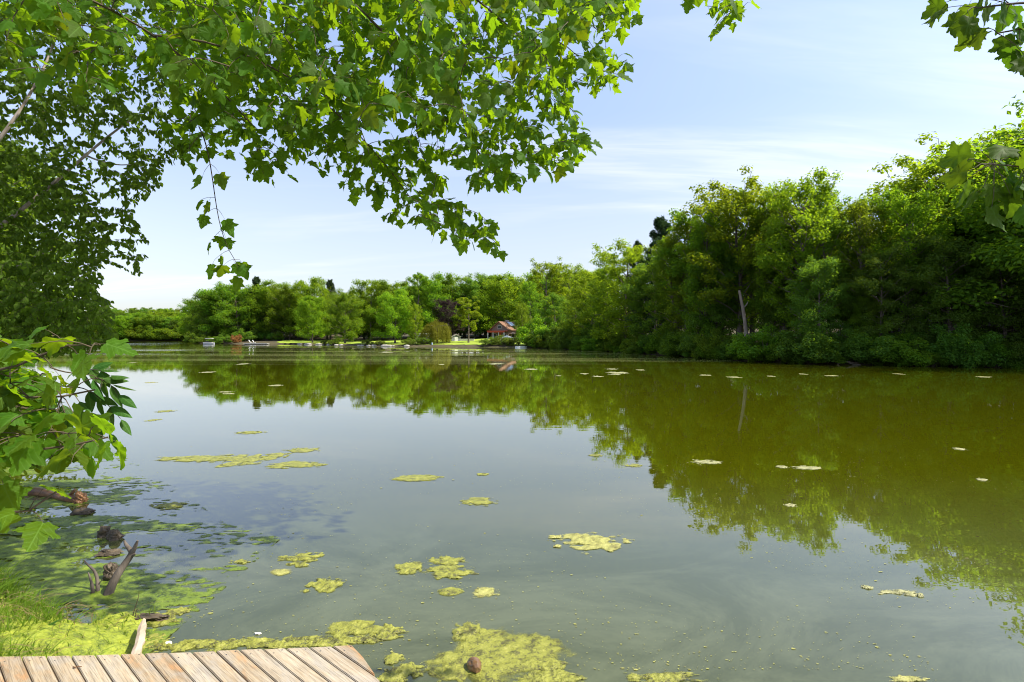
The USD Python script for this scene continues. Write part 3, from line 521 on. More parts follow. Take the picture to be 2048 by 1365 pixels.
# ------------------------------------------------------------------ buildings and boats of the far shore
def gz1(x, y): return float(ground_z(np.array([x]), np.array([y]))[0])
def gable(w, d, h, rise, over=0.35, th=0.15):
    """Two roof slabs over a w (x) by d (y) body, ridge along y."""
    hw = w / 2 + over; out = []
    for s in (-1, 1):
        z_e = h - over * rise / (w / 2)
        poly = np.array([[0, h + rise], [s * hw, z_e], [s * hw, z_e + th], [0, h + rise + th]])
        V = np.concatenate([np.c_[poly[:, 0], np.full(4, -d / 2 - over), poly[:, 1]], np.c_[poly[:, 0], np.full(4, d / 2 + over), poly[:, 1]]])
        Fq = [[0, 1, 2], [0, 2, 3], [4, 6, 5], [4, 7, 6]] + sum(([[i, (i + 4), (i + 1) % 4 + 4], [i, (i + 1) % 4 + 4, (i + 1) % 4]] for i in range(4)), [])
        out.append((V, np.array(Fq)))
    return out
def gable_body(w, d, h, rise):
    poly = np.array([[-w / 2, 0], [w / 2, 0], [w / 2, h], [0, h + rise], [-w / 2, h]]); poly[:, 1] = np.where(poly[:, 1] == 0, -1.0, poly[:, 1])
    V = np.concatenate([np.c_[poly[:, 0], np.full(5, -d / 2), poly[:, 1]], np.c_[poly[:, 0], np.full(5, d / 2), poly[:, 1]]])
    Fq = [[0, 1, 2], [0, 2, 4], [2, 3, 4], [5, 7, 6], [5, 9, 7], [7, 9, 8]] + sum(([[i, i + 5, (i + 1) % 5 + 5], [i, (i + 1) % 5 + 5, (i + 1) % 5]] for i in range(5)), [])
    return V, np.array(Fq)
hx = at(1015, 672, 150); hz = gz1(hx[0], hx[1]); floor = at(0, 673, 150)[2] - 0.5
h = thing('lake_house', 'brown roofed house with red porch trim among the trees behind the far lawn', 'house', (hx[0], hx[1], max(hz, floor - 1.2)), -38)
dz = max(0.0, 0.6)
obj('wall', gable_body(5.6, 6.5, 3.2, 1.9), M['brownwall'], h)
for g in gable(5.6, 6.5, 3.2, 1.9, 0.5): obj('roof_slope', g, M['roof'], h)
sky_n = nrm([1.9, 0, 2.8])
def on_roof(u0, u1, y0, y1, lift=0.06, th=0.08):
    a = np.array([2.8, 0, 3.2]); b = np.array([0, 0, 5.1]); V = []
    nn = np.array([sky_n[0], 0, sky_n[2]])
    for l in (0.15 + lift, 0.15 + lift + th):
        for u, y in ((u0, y0), (u1, y0), (u1, y1), (u0, y1)): V.append(a + (b - a) * u + [0, y, 0] + nn * l)
    return np.array(V), np.array([[0, 2, 1], [0, 3, 2], [4, 5, 6], [4, 6, 7], [0, 1, 5], [0, 5, 4], [1, 2, 6], [1, 6, 5], [2, 3, 7], [2, 7, 6], [3, 0, 4], [3, 4, 7]])
obj('skylight', on_roof(0.35, 0.9, -0.9, 1.0), M['skylight'], h)
obj('skylight', on_roof(0.35, 0.75, 1.8, 2.9), M['skylight'], h)
obj('porch_beam', box(-2.9, 2.9, -4.9, -4.75, 2.35, 2.65), M['redtrim'], h)
obj('porch_roof', box(-2.95, 2.95, -4.95, -3.26, 2.66, 2.8), M['redtrim'], h)
for x in (-2.7, -0.9, 0.9, 2.7): obj('porch_post', box(x - 0.1, x + 0.1, -4.88, -4.70, -1.0, 2.34), M['offwhite'], h)
obj('porch_floor', box(-2.9, 2.9, -4.9, -3.26, 0.0, 0.2), M['concrete'], h)
obj('railing', box(-2.6, 2.6, -4.83, -4.77, 0.9, 1.0), M['offwhite'], h)
obj('door', box(-0.5, 0.5, -3.30, -3.255, 0.2, 2.2), M['redtrim'], h)
for x0, x1, z0, z1 in ((-2.2, -1.1, 0.9, 2.1), (1.1, 2.2, 0.9, 2.1), (-0.6, 0.6, 3.3, 4.2)):
    w = obj('window', box(x0, x1, -3.31, -3.255, z0, z1), M['offwhite'], h); obj('pane', box(x0 + 0.1, x1 - 0.1, -3.33, -3.312, z0 + 0.1, z1 - 0.1), M['glass'], w)
for y in (-1.8, 0.6): 
    w = obj('window', box(2.805, 2.85, y, y + 1.2, 1.0, 2.3), M['offwhite'], h); obj('pane', box(2.852, 2.87, y + 0.1, y + 1.1, 1.1, 2.2), M['glass'], w)
obj('balcony', box(2.81, 5.0, -2.8, 2.6, 1.9, 2.1), M['roof'], h)
for y in (-2.6, 2.4): obj('balcony_post', box(4.75, 4.9, y, y + 0.15, -1, 1.89), M['brownwall'], h)
obj('chimney', box(-1.5, -0.8, 1.0, 1.7, 3.4, 5.7), M['stone'], h)

gx_, gy_ = at(845, 672, 150)[:2]
g = thing('grey_building', 'grey walled outbuilding with a white roof edge beside the weeping willow', 'building', (gx_, gy_, gz1(gx_, gy_)), 12)
obj('wall', box(-1.9, 1.9, -2.2, 2.2, -0.8, 2.1), M['palewall'], g); obj('roof', box(-2.2, 2.2, -2.5, 2.5, 2.11, 2.4), M['white'], g)
dd = obj('door', box(0.4, 1.5, -2.25, -2.205, -0.1, 1.9), M['greywall'], g)
w = obj('window', box(-1.3, -0.3, -2.25, -2.205, 0.7, 1.6), M['white'], g); obj('pane', box(-1.2, -0.4, -2.27, -2.252, 0.8, 1.5), M['glass'], w)
gx_, gy_ = at(912, 672, 156)[:2]
g = thing('garden_shed', 'small pale grey shed behind the trunk of the copper beech', 'shed', (gx_, gy_, gz1(gx_, gy_)), 8)
obj('wall', gable_body(2.4, 2.4, 1.2, 0.5), M['greywall'], g)
for q in gable(2.4, 2.4, 1.2, 0.5, 0.15, 0.08): obj('roof_slope', q, M['concrete'], g)
obj('door', box(-0.45, 0.45, -1.25, -1.205, -0.05, 1.1), M['white'], g)
a0 = at(922, 672, 156); a1 = at(948, 672, 156)
g = thing('garden_wall', 'low pale garden wall running between the shed and the airy tree', 'wall', (a0[0], a0[1], gz1(a0[0], a0[1])), 0)
for i in range(6): obj('wall_block', box(i * 0.6, i * 0.6 + 0.59, -0.15, 0.15, -0.4, 0.5), M['concrete'], g)
obj('coping', box(-0.05, 3.65, -0.2, 0.2, 0.501, 0.58), M['white'], g)
q = at(1014, 672, 139); 
g = thing('pavilion', 'small white pointed garden canopy in front of the brown roofed house', 'canopy', (q[0], q[1], gz1(q[0], q[1])), 10)
pz = at(0, 677, 139)[2] - gz1(q[0], q[1]); pk = at(0, 671, 139)[2] - gz1(q[0], q[1])
pz = max(pz, 1.3); pk = max(pk, pz + 0.6)
obj('canopy_roof', (np.array([[-1.5, -1.2, pz], [1.5, -1.2, pz], [1.5, 1.2, pz], [-1.5, 1.2, pz], [0, 0, pk]]), np.array([[0, 1, 4], [1, 2, 4], [2, 3, 4], [3, 0, 4], [0, 2, 1], [0, 3, 2]])), M['white'], g)
for x in (-1.4, 1.4):
    for y in (-1.1, 1.1): obj('post', box(x - 0.05, x + 0.05, y - 0.05, y + 0.05, -0.2, pz - 0.01), M['white'], g)
def hull(Lh, W, H, n=14):
    t = np.linspace(0, 1, n); w = W / 2 * np.sin(np.pi * np.clip(0.12 + 0.88 * (1 - t), 0, 1) * 0.5 + 0.0) ** 0.6 * np.where(t > 0.98, 0.15, 1); w = W / 2 * np.sqrt(np.clip(1 - t ** 3.2, 0.003, 1))
    ring = []
    for x, ww in zip(t * Lh - Lh / 2, w):
        ring.append([[x, -ww, H], [x, -ww * 0.75, H * 0.25], [x, 0, 0], [x, ww * 0.75, H * 0.25], [x, ww, H]])
    V = np.array(ring).reshape(-1, 3); f = []
    for i in range(n - 1):
        for j in range(4): a = i * 5 + j; f += [[a, a + 1, a + 6], [a, a + 6, a + 5]]
        a = i * 5; f += [[a, a + 5, a + 9], [a, a + 9, a + 4]]
    f += [[0, 4, 3], [0, 3, 1], [1, 3, 2]]
    return V, np.array(f)
q = onz(1043, 696.6); q[1] += 4.2
g = thing('overturned_boat', 'white rowing boat lying upside down on the shore right of the pavilion', 'boat', (q[0], q[1], gz1(q[0], q[1])), 8)
V, f = hull(2.6, 1.1, 0.45); obj('hull', (V * [1, 1, -1] + [0, 0, 0.5], f[:, ::-1]), M['white'], g); obj('keel', box(-1.2, 0.9, -0.03, 0.03, 0.501, 0.56), M['white'], g)
q = onz(419, 688.6)
g = thing('canopy_boat', 'small moored boat with a flat white canopy under the wooded point', 'boat', (q[0], q[1], -0.12), 0)
obj('hull', hull(3.4, 1.4, 0.6), M['greywall'], g); obj('deck_rim', box(-1.7, 0.9, -0.66, 0.66, 0.601, 0.66), M['white'], g); obj('canopy', box(-1.1, 1.0, -0.7, 0.7, 1.9, 2.0), M['white'], g)
for x in (-1.0, 0.9):
    for y in (-0.6, 0.6): obj('canopy_post', box(x - 0.03, x + 0.03, y - 0.03, y + 0.03, 0.66, 1.895), M['darkmetal'], g)
obj('seat', box(-0.9, -0.3, -0.5, 0.5, 0.66, 1.0), M['darkmetal'], g)
q = onz(513, 688.9)
g = thing('floating_dock', 'low white floating dock below the tall grey pine', 'dock', (q[0], q[1], 0), 0)
for i in range(6): obj('deck_panel', box(-3.6 + i * 1.2, -2.42 + i * 1.2, -0.9, 0.9, 0.22, 0.34), M['offwhite'], g)
for y in (-0.6, 0.6): obj('float', tube(np.array([[-3.4, y, 0.08], [3.4, y, 0.08]]), [0.13, 0.13], 10), M['darkmetal'], g)
for i, (dx, lab) in enumerate(((-1.9, 'white reclining chair at the left end of the floating dock'), (-0.8, 'white reclining chair second from the left end of the floating dock'))):
    c = thing('reclining_chair', lab, 'chair', (q[0] + dx, q[1], 0.345), 0, (0.7, 0.7, 0.7))
    obj('seat', box(-0.1, 0.7, -0.35, 0.35, 0.3, 0.38), M['white'], c)
    obj('backrest', tube(np.array([[-0.02, 0, 0.38], [-0.7, 0, 1.35]]), [0.12, 0.12], 4), M['white'], c)
    for x in (0.0, 0.6):
        for y in (-0.28, 0.28): obj('leg', box(x - 0.03, x + 0.03, y - 0.03, y + 0.03, 0, 0.295), M['white'], c)
q = onz(862, 694); q[1] += 2.0
g = thing('water_barrel', 'small pale blue barrel by the water left of the willow', 'barrel', (q[0], q[1], gz1(q[0], q[1])))
obj('body', tube(np.array([[0, 0, 0], [0, 0, 0.22], [0, 0, 0.48]]), [0.17, 0.2, 0.17], 14), M['blue'], g, smooth=40); obj('lid', tube(np.array([[0, 0, 0.481], [0, 0, 0.52]]), [0.18, 0.18], 14), M['white'], g)
# bank stones in front of the lawn's left half
for i in range(26):
    px = rng.uniform(585, 830); iy = np.interp(px, [q[0] for q in SHORE_PX], [q[1] for q in SHORE_PX]); q = onz(px, iy); s = rng.uniform(0.25, 0.6)
    m = trimesh.creation.icosphere(2, 1.0); v = np.array(m.vertices); v *= (1 + 0.25 * fbm(v * 1.3 + i * 7, 3, i))[:, None] * [s * 1.3, s, s * 0.6]
    st = obj('bank_stone', (v + [q[0], q[1] + 0.4, 0.1], np.array(m.faces)), M['stone'], smooth=40); tag(st, 'grey stone at the waterline of the far lawn', 'stone', 'stones along the far lawn')

#FOREGROUND
# ------------------------------------------------------------------ foreground leaves
HALF = np.array([(0.0, 0.0), (0.16, -0.07), (0.42, 0.04), (0.36, 0.15), (0.38, 0.24), (0.64, 0.42), (0.47, 0.45), (0.43, 0.53), (0.31, 0.50), (0.30, 0.63), (0.19, 0.70), (0.17, 0.83), (0.0, 1.02)])
def maple_leaf(rng):
    h = HALF * (1 + rng.normal(0, 0.05, HALF.shape)); h[0, 0] = h[-1, 0] = 0
    l = HALF * (1 + rng.normal(0, 0.05, HALF.shape)); l[0] = h[0]; l[-1] = h[-1]
    out = np.concatenate([h, (l * [-1, 1])[-2:0:-1]]); V = np.concatenate([[[0, 0.3]], out]); n = len(out)
    F = np.array([[0, 1 + i, 1 + (i + 1) % n] for i in range(n)])
    x, y = V[:, 0], V[:, 1]
    z = rng.uniform(-0.42, 0.10) * np.abs(x) - rng.uniform(0.0, 0.45) * (y - 0.2) ** 2 + 0.035 * np.sin(9 * x + 5 * y) - rng.uniform(0, 0.35) * x * x
    return np.c_[x, y, z], F, np.c_[x, y]
def oval_leaf(rng, n=7, w=0.46, lo=False):
    t = np.linspace(0, 1, 5 if lo else n); ww = w / 2 * np.sin(np.pi * t ** 0.8) ** 0.9 * (1.15 - 0.35 * t); ww[0] = ww[-1] = 0
    V = [[0, 0, 0]]; k = len(t)
    mid = np.c_[np.zeros(k), t]; L_ = np.c_[-ww, t]; R_ = np.c_[ww, t]
    V = np.concatenate([mid, L_[1:-1], R_[1:-1]]); m = k - 2; F = []
    li = lambda i: i if i in (0, k - 1) else k + i - 1
    ri = lambda i: i if i in (0, k - 1) else k + m + i - 1
    for i in range(k - 1):
        for s, o in ((li, 1), (ri, 0)):
            q = [i, i + 1, s(i + 1), s(i)] if o else [i, s(i), s(i + 1), i + 1]
            for tri in ((q[0], q[1], q[2]), (q[0], q[2], q[3])):
                if len(set(tri)) == 3: F.append(tri)
    x, y = V[:, 0], V[:, 1]
    return np.c_[x, y, -0.35 * np.abs(x) - rng.uniform(0, 0.3) * y * y], np.array(F), np.c_[x, y]
def in_poly(rng, poly, n, d0, d1):
    P = Polygon(poly); x0, y0, x1, y1 = P.bounds; out = []
    while len(out) < n:
        q = np.c_[rng.uniform(x0, x1, 4 * n), rng.uniform(y0, y1, 4 * n)]; q = q[shapely.contains(P, shapely.points(q))]; out += list(q)
    out = np.array(out[:n]); D = rng.uniform(d0, d1, n)
    return np.array([at(a, b, d) for (a, b), d in zip(out, D)])
def grow(boughs, targets, rng, spacing=0.09, span=0.5, size=(0.1, 0.17), droop=0.9, r=(0.006, 0.0022), up=0.8, jit=0.5, petiole=0.35, sag=0.08, terminal=True):
    """Twigs from the boughs to the targets; leaves along each twig. Returns the wood tubes, and per leaf its place, tip, normal, size."""
    wood = [tube(P, np.linspace(a, b, len(P)), 7) for P, a, b in boughs]
    nodes = np.concatenate([P for P, _, _ in boughs]); tree = cKDTree(nodes); d0 = tree.query(targets)[0]; new = []
    LP, LT, LN, LS = [], [], [], []
    for c, k in enumerate(np.argsort(d0)):
        t = targets[k]
        if c % 25 == 0 and new: nodes = np.concatenate([nodes] + new); new = []; tree = cKDTree(nodes)
        dd, ii = tree.query(t, k=min(12, len(nodes))); cost = dd + 0.8 * np.maximum(0, t[2] - nodes[ii][:, 2]); j = ii[np.argmin(cost)]
        a = nodes[j]; ln = np.linalg.norm(t - a)
        if ln < 0.05: continue
        n = max(5, int(ln / 0.10)); P = curve(a, t, sag * ln, n, 0.012 * min(ln, 1), rng)
        rr = np.linspace(min(r[0] * (0.6 + ln), r[0] * 2.2), r[1], n); wood.append(tube(P, rr, 4, cap=False)); new.append(P[n // 3:])
        s = np.r_[0, np.cumsum(np.linalg.norm(np.diff(P, axis=0), axis=1))]; tot = s[-1]; pos = np.arange(tot, max(0.02, tot - span), -spacing)
        dirn = nrm(P[-1] - P[-2])
        for m, q in enumerate(pos):
            p = np.array([np.interp(q, s, P[:, e]) for e in range(3)]); side = nrm(np.cross(dirn, [0, 0, 1.0]) + 1e-6) * (1 if m % 2 else -1)
            out = nrm(dirn * (1.0 if (m == 0 and terminal) else 0.35) + side * (0.0 if (m == 0 and terminal) else 0.8) + rng.normal(0, 0.25, 3))
            sz = rng.uniform(*size); T = nrm(out * 0.8 + [0, 0, -droop * rng.uniform(0.4, 1.3)] + rng.normal(0, 0.25, 3))
            N = nrm(np.array([0, 0, up]) + out * 0.35 + rng.normal(0, jit, 3)); N = nrm(N - T * (N @ T))
            b = p + nrm(out + [0, 0, -0.3]) * sz * petiole
            if petiole: wood.append(tube(np.array([p, b]), [0.0014, 0.0011], 3, cap=False))
            LP.append(b); LT.append(T); LN.append(N); LS.append(sz)
    return wood, np.array(LP), np.array(LT), np.array(LN), np.array(LS)
def pose(leaf, P, T, N, s):
    V, F, uv = leaf; B = np.cross(T, N)
    return P + s * (V[:, :1] * B + V[:, 1:2] * T + V[:, 2:] * N), F
def in_frame(P):
    D = np.maximum(P[:, 1], 0.1); px = CX + P[:, 0] / D * FPX; py = HY + (EYE - P[:, 2]) / D * FPX
    return (px > -20) & (px < 2068) & (py > -20) & (py < 1385) & (P[:, 1] > 0.5)
def foliage(root, base, leaves, kinds, mat, mat_far, big=300, names=('leaf', 'foliage')):
    P, T, N, S = leaves; D = P[:, 1]; rank = np.where(in_frame(P), S / np.maximum(D, 0.3), 0); order = np.argsort(-rank)
    big_ids = [i for i in order[:big] if rank[i] > 0]; rest = np.setdiff1d(np.arange(len(P)), big_ids); rng = np.random.default_rng(len(P))
    for i in big_ids:
        lf = kinds[int(rng.integers(len(kinds)))]; V, F = pose(lf, P[i], T[i], N[i], S[i]); obj(names[0], (V - base, F), mat, root, smooth=True, uv=lf[2])
    if len(rest):
        parts, uvs = [], []
        for i in rest:
            lf = kinds[int(rng.integers(len(kinds)))]; V, F = pose(lf, P[i], T[i], N[i], S[i]); parts.append((V - base, F)); uvs.append(lf[2])
        tag(obj(names[1], cat_mesh(parts), mat_far, root), kind='stuff')
def wood_part(root, base, parts, name='branches', mat='twig'):
    V, F = cat_mesh(parts); return obj(name, (V - base, F), M[mat], root, smooth=50)

def fine_leaf(rng):
    V, F, uv = maple_leaf(rng); o_ = V[1:, :2]; n = len(o_); pts = []
    for i in range(n):
        a, b = o_[i], o_[(i + 1) % n]; d_ = b - a; nn_ = np.array([-d_[1], d_[0]]); ln = np.linalg.norm(d_); k = 3 if ln > 0.1 else 1
        for j in range(k):
            f = (j + rng.uniform(-0.1, 0.1) * (j > 0)) / k; tooth = (0.14 if j == 1 else (-0.06 if j == 2 else 0)) * rng.uniform(0.4, 1.2); pts.append(a + d_ * f - nn_ * tooth)
    out = np.array(pts); c_ = np.array([0, 0.3]); m_ = len(out); P = np.concatenate([[c_], c_ + (out - c_) * 0.42, c_ + (out - c_) * 0.75, out])
    F = [[0, 1 + i, 1 + (i + 1) % m_] for i in range(m_)]
    for r_ in (0, 1):
        for i in range(m_): a = 1 + r_ * m_ + i; b = 1 + r_ * m_ + (i + 1) % m_; F += [[a, a + m_, b + m_], [a, b + m_, b]]
    x, y = P[:, 0], P[:, 1]; ph_ = rng.uniform(0, 6, 3)
    z = rng.uniform(-0.35, 0.05) * np.abs(x) ** 1.3 - rng.uniform(0.05, 0.55) * np.maximum(y - 0.2, 0) ** 2 + 0.035 * np.sin(8 * x + 4 * y + ph_[0]) + 0.02 * np.sin(17 * y - 9 * x + ph_[1]) + rng.uniform(-0.3, 0.3) * x * (y - 0.3)
    return np.c_[x, y, z], np.array(F), np.c_[x, y]
KF = [fine_leaf(np.random.default_rng(70 + i)) for i in range(8)]
KL = [maple_leaf(np.random.default_rng(i)) for i in range(9)]
KO = [oval_leaf(np.random.default_rng(i), 7, 0.42) for i in range(4)]
KB = [oval_leaf(np.random.default_rng(i), 5, 0.72, True) for i in range(4)]

# --- the big sycamore whose boughs hang over the water
rng = np.random.default_rng(41)
b0 = np.array([-5.2, 1.0, gz1(-5.2, 1.0)])
boughs = [(spline([(-5, 1.2, 4.3), (-3.4, 3.8, 6.6), (-1.5, 6.5, 7.2), (0.1, 8.0, 6.8), (0.9, 8.6, 6.3)], 26), 0.03, 0.009),
          (spline([(-5, 1.2, 3.8), (-3.6, 3.6, 5.6), (-2.2, 5.5, 6.3), (-1.2, 7.0, 5.9), (-0.3, 7.9, 4.9)], 24), 0.028, 0.009),
          (spline([(-5, 1.2, 5.4), (-2.5, 3.2, 6.7), (-0.4, 4.7, 6.5), (0.8, 5.4, 5.8)], 20), 0.024, 0.008),
          (spline([(-5, 1.2, 3.4), (-4.1, 4.0, 5.3), (-3.7, 5.9, 5.7), (-3.2, 7.0, 5.2)], 20), 0.024, 0.008),
          (spline([(-5, 1.2, 6.5), (-1.5, 4.2, 8.2), (0.8, 6.0, 8.2), (2.3, 7.4, 7.3)], 22), 0.026, 0.008),
          (spline([(-3.7, 5.9, 5.7), (-2.6, 6.6, 5.6), (-1.8, 7.4, 5.0), (-1.4, 7.9, 4.5)], 16), 0.012, 0.006),
          (spline([at(400, 255, 6.3), at(422, 330, 6.2), at(430, 385, 6.2), at(440, 445, 6.2), at(470, 520, 6.15)], 14), 0.007, 0.003)]
main = [(280, -60), (1285, -60), (1270, 50), (1180, 85), (1262, 135), (1235, 165), (1160, 175), (1145, 240), (1205, 290), (1150, 325), (1080, 360), (985, 372), (900, 385), (940, 430), (1000, 465), (995, 495), (945, 495), (850, 440), (790, 440), (700, 395), (680, 345), (600, 340), (550, 375), (500, 355), (485, 320), (420, 310), (345, 330), (330, 250), (345, 150)]
tg = [in_poly(rng, main, 980, 6.3, 9.0),
      in_poly(rng, [(280, -60), (1290, -60), (1200, 90), (1100, 150), (900, 260), (620, 260), (400, 200), (320, 100)], 210, 4.4, 6.3),
      in_poly(rng, [(690, 120), (1200, 100), (1200, 290), (1000, 420), (860, 400), (700, 340)], 40, 6.0, 8.5),
      in_poly(rng, [(200, -480), (1250, -480), (1250, -60), (280, -60)], 170, 5.5, 9.0),
      in_poly(rng, [(280, -60), (900, -60), (900, 180), (640, 280), (380, 280), (340, 160)], 230, 6.0, 9.0), in_poly(rng, [(1180, 90), (1275, 105), (1240, 170), (1160, 180)], 14, 7.2, 8.6), in_poly(rng, [(1110, 250), (1212, 285), (1150, 325)], 14, 7.5, 9.0), in_poly(rng, [(940, 400), (1005, 460), (1000, 500), (930, 500), (880, 450)], 16, 7.2, 8.2),
      in_poly(rng, [(1350, -80), (1515, -80), (1510, 45), (1470, 40), (1440, 62), (1400, 35), (1360, 30)], 24, 6.2, 7.4),
      in_poly(rng, [(0, -60), (280, -60), (300, 120), (180, 200), (60, 120), (0, 160)], 75, 4.5, 6.5)]
wood, LP, LT, LN, LS = grow(boughs, np.concatenate(tg), rng, 0.085, 0.62, (0.075, 0.185), 0.75, (0.006, 0.0022), 0.75, 0.55)
w2, a, b, c, d = grow(boughs[6:], np.array([at(*q, 6.2) for q in ((405, 400), (415, 425), (445, 430), (425, 480), (450, 470), (430, 520), (480, 520), (478, 545), (455, 525), (435, 340), (410, 345))]), rng, 0.10, 0.12, (0.13, 0.19), 0.9, (0.004, 0.002))
t = thing('sycamore_tree', 'big broad leaved tree whose sunlit boughs hang over the water from above', 'tree', b0)
trunk = spline([(-5.2, 1.0, b0[2] - 0.3), (-5.1, 1.1, 2.0), (-5.0, 1.2, 4.5), (-4.9, 1.2, 7.0), (-4.6, 1.4, 9.5)], 16)
obj('trunk', (lambda m: (m[0] - b0, m[1]))(tube(trunk, np.linspace(0.24, 0.06, 16), 12)), M['bark_pale'], t, smooth=40)
wood_part(t, b0, wood + w2)
foliage(t, b0, (np.concatenate([LP, a]), np.concatenate([LT, b]), np.concatenate([LN, c]), np.concatenate([LS, d])), KL, M['syc'], M['syc_far'])

# --- small leaved birch behind it on the left bank
rng = np.random.default_rng(42)
b0 = np.array([-10.2, 8.2, gz1(-10.2, 8.2)])
B = lambda pts, a, b, n=16: (spline(pts, n), a, b)
boughs = [B([(-10, 8.3, 2.6), at(0, 455, 8.4), at(130, 350, 8.5), at(200, 290, 8.6), at(275, 235, 8.7)], 0.055, 0.012, 22),
          B([(-10, 8.3, 4.2), at(-40, 330, 8.0), at(35, 235, 8.0), at(70, 180, 8.1), at(120, 60, 8.3)], 0.05, 0.012, 22),
          B([(-10, 8.3, 1.8), at(-60, 600, 8.3), at(80, 510, 8.5), at(190, 480, 8.6)], 0.035, 0.008, 16),
          B([(-10, 8.3, 1.3), at(-60, 690, 8.6), at(60, 620, 8.8), at(160, 590, 9.0)], 0.03, 0.008, 16),
          B([(-10, 8.3, 5.0), at(40, 60, 8.6), at(200, 80, 8.8), at(320, 150, 8.8)], 0.04, 0.008, 16),
          B([at(170, 310, 8.6), at(230, 330, 8.7), at(300, 320, 8.7)], 0.015, 0.005, 10)]
bp = [(-120, -80), (330, -80), (375, 60), (365, 160), (345, 250), (385, 330), (350, 330), (330, 320), (325, 370), (290, 415), (255, 425), (300, 480), (285, 545), (262, 550), (240, 510), (185, 545), (205, 600), (185, 635), (150, 655), (-120, 690)]
tg = np.concatenate([in_poly(rng, bp, 2000, 7.6, 10.0), in_poly(rng, [(-120, 300), (120, 300), (230, 480), (180, 640), (-120, 700)], 1300, 7.6, 9.6), in_poly(rng, [(-120, 520), (120, 520), (205, 590), (225, 640), (215, 690), (-120, 710)], 700, 7.0, 9.6), in_poly(rng, [(-120, 590), (225, 600), (238, 695), (-120, 735)], 700, 7.0, 9.2), in_poly(rng, [(-100, -80), (250, -80), (250, 250), (-100, 300)], 1000, 8, 10)])
wood, LP, LT, LN, LS = grow(boughs, tg, rng, 0.03, 0.45, (0.055, 0.095), 1.0, (0.0026, 0.0010), 0.6, 0.7, petiole=0.0, sag=0.12)
t = thing('birch_tree', 'small leaved tree with a pale slanting bough filling the left side of the frame', 'tree', b0)
obj('trunk', (lambda m: (m[0] - b0, m[1]))(tube(spline([b0 - [0, 0, 0.3], (-10.1, 8.3, 2.5), (-9.9, 8.3, 6), (-9.8, 8.4, 9.5)], 14), np.linspace(0.16, 0.04, 14), 10)), M['bark_pale'], t, smooth=40)
for P, r0, r1 in boughs: obj('bough', (lambda m: (m[0] - b0, m[1]))(tube(P, np.linspace(r0, r1, len(P)), 8)), M['bark_pale'], t, smooth=40)
wood_part(t, b0, wood[len(boughs):])
foliage(t, b0, (LP, LT, LN, LS), KB, M['birch'], M['birch'], 0)

# --- young broad leaved tree reaching in low at the left
rng = np.random.default_rng(43)
b0 = np.array([-3.9, 2.1, gz1(-3.9, 2.1)])
boughs = [B([(-3.9, 2.1, 1.6), at(-120, 740, 2.8), at(40, 730, 2.8), at(140, 690, 2.8), at(200, 690, 2.85)], 0.018, 0.004, 18),
          B([(-3.9, 2.1, 1.4), at(-120, 800, 2.7), at(40, 795, 2.7), at(150, 790, 2.75), at(190, 780, 2.8)], 0.016, 0.004, 18),
          B([(-3.9, 2.1, 1.1), at(-120, 900, 2.6), at(30, 902, 2.6), at(120, 895, 2.6), at(215, 875, 2.65)], 0.016, 0.004, 18),
          B([(-3.9, 2.1, 1.0), at(-120, 1020, 2.5), at(0, 1028, 2.5), at(50, 1024, 2.5), at(110, 985, 2.5)], 0.012, 0.004, 16)]
tg = np.concatenate([in_poly(rng, [(-60, 660), (110, 655), (205, 665), (225, 700), (150, 720), (150, 760), (130, 820), (-60, 840)], 27, 2.5, 3.2), in_poly(rng, [(-60, 820), (130, 800), (200, 860), (240, 868), (190, 885), (60, 880), (-60, 920)], 22, 2.4, 3.0),
    in_poly(rng, [(-40, 850), (150, 850), (265, 878), (265, 900), (150, 915), (60, 900), (0, 960), (-40, 960)], 22, 2.3, 2.9), in_poly(rng, [(-60, 650), (60, 650), (80, 850), (-60, 900)], 26, 2.8, 3.6), in_poly(rng, [(25, 1000), (110, 985), (140, 1010), (120, 1040), (60, 1050)], 4, 2.45, 2.55)])
wood, LP, LT, LN, LS = grow(boughs, tg, rng, 0.085, 0.30, (0.10, 0.175), 0.55, (0.004, 0.002), 0.7, 0.5, petiole=0.4)
keep = ~(((HY + (EYE - LP[:, 2]) / LP[:, 1] * FPX) > 915) & ((HY + (EYE - LP[:, 2]) / LP[:, 1] * FPX) < 960) & (CX + LP[:, 0] / LP[:, 1] * FPX > 70))
LP, LT, LN, LS = LP[keep], LT[keep], LN[keep], LS[keep]
t = thing('young_sycamore', 'young tree with large lobed leaves reaching in low at the left edge', 'tree', b0)
obj('trunk', (lambda m: (m[0] - b0, m[1]))(tube(spline([b0 - [0, 0, 0.2], b0 + [0, 0, 1.2], b0 + [0.1, 0.1, 3.4]], 10), np.linspace(0.05, 0.02, 10), 8)), M['bark'], t, smooth=40)
wood_part(t, b0, wood)
obj('bare_twig', (lambda m: (m[0] - b0, m[1]))(cat_mesh([tube(spline([at(100, 735, 2.8), at(160, 748, 2.85), at(185, 752, 2.85), at(205, 762, 2.85)], 9), np.linspace(0.004, 0.0015, 9), 5), tube(np.array([at(190, 755, 2.85), at(192, 766, 2.85), at(201, 778, 2.85)]), [0.002, 0.0016, 0.001], 4), tube(np.array([at(203, 761, 2.85), at(203, 775, 2.85)]), [0.0016, 0.001], 4)])), M['twig'], t)
foliage(t, b0, (LP, LT, LN, LS), KF, M['syc'], M['syc'])

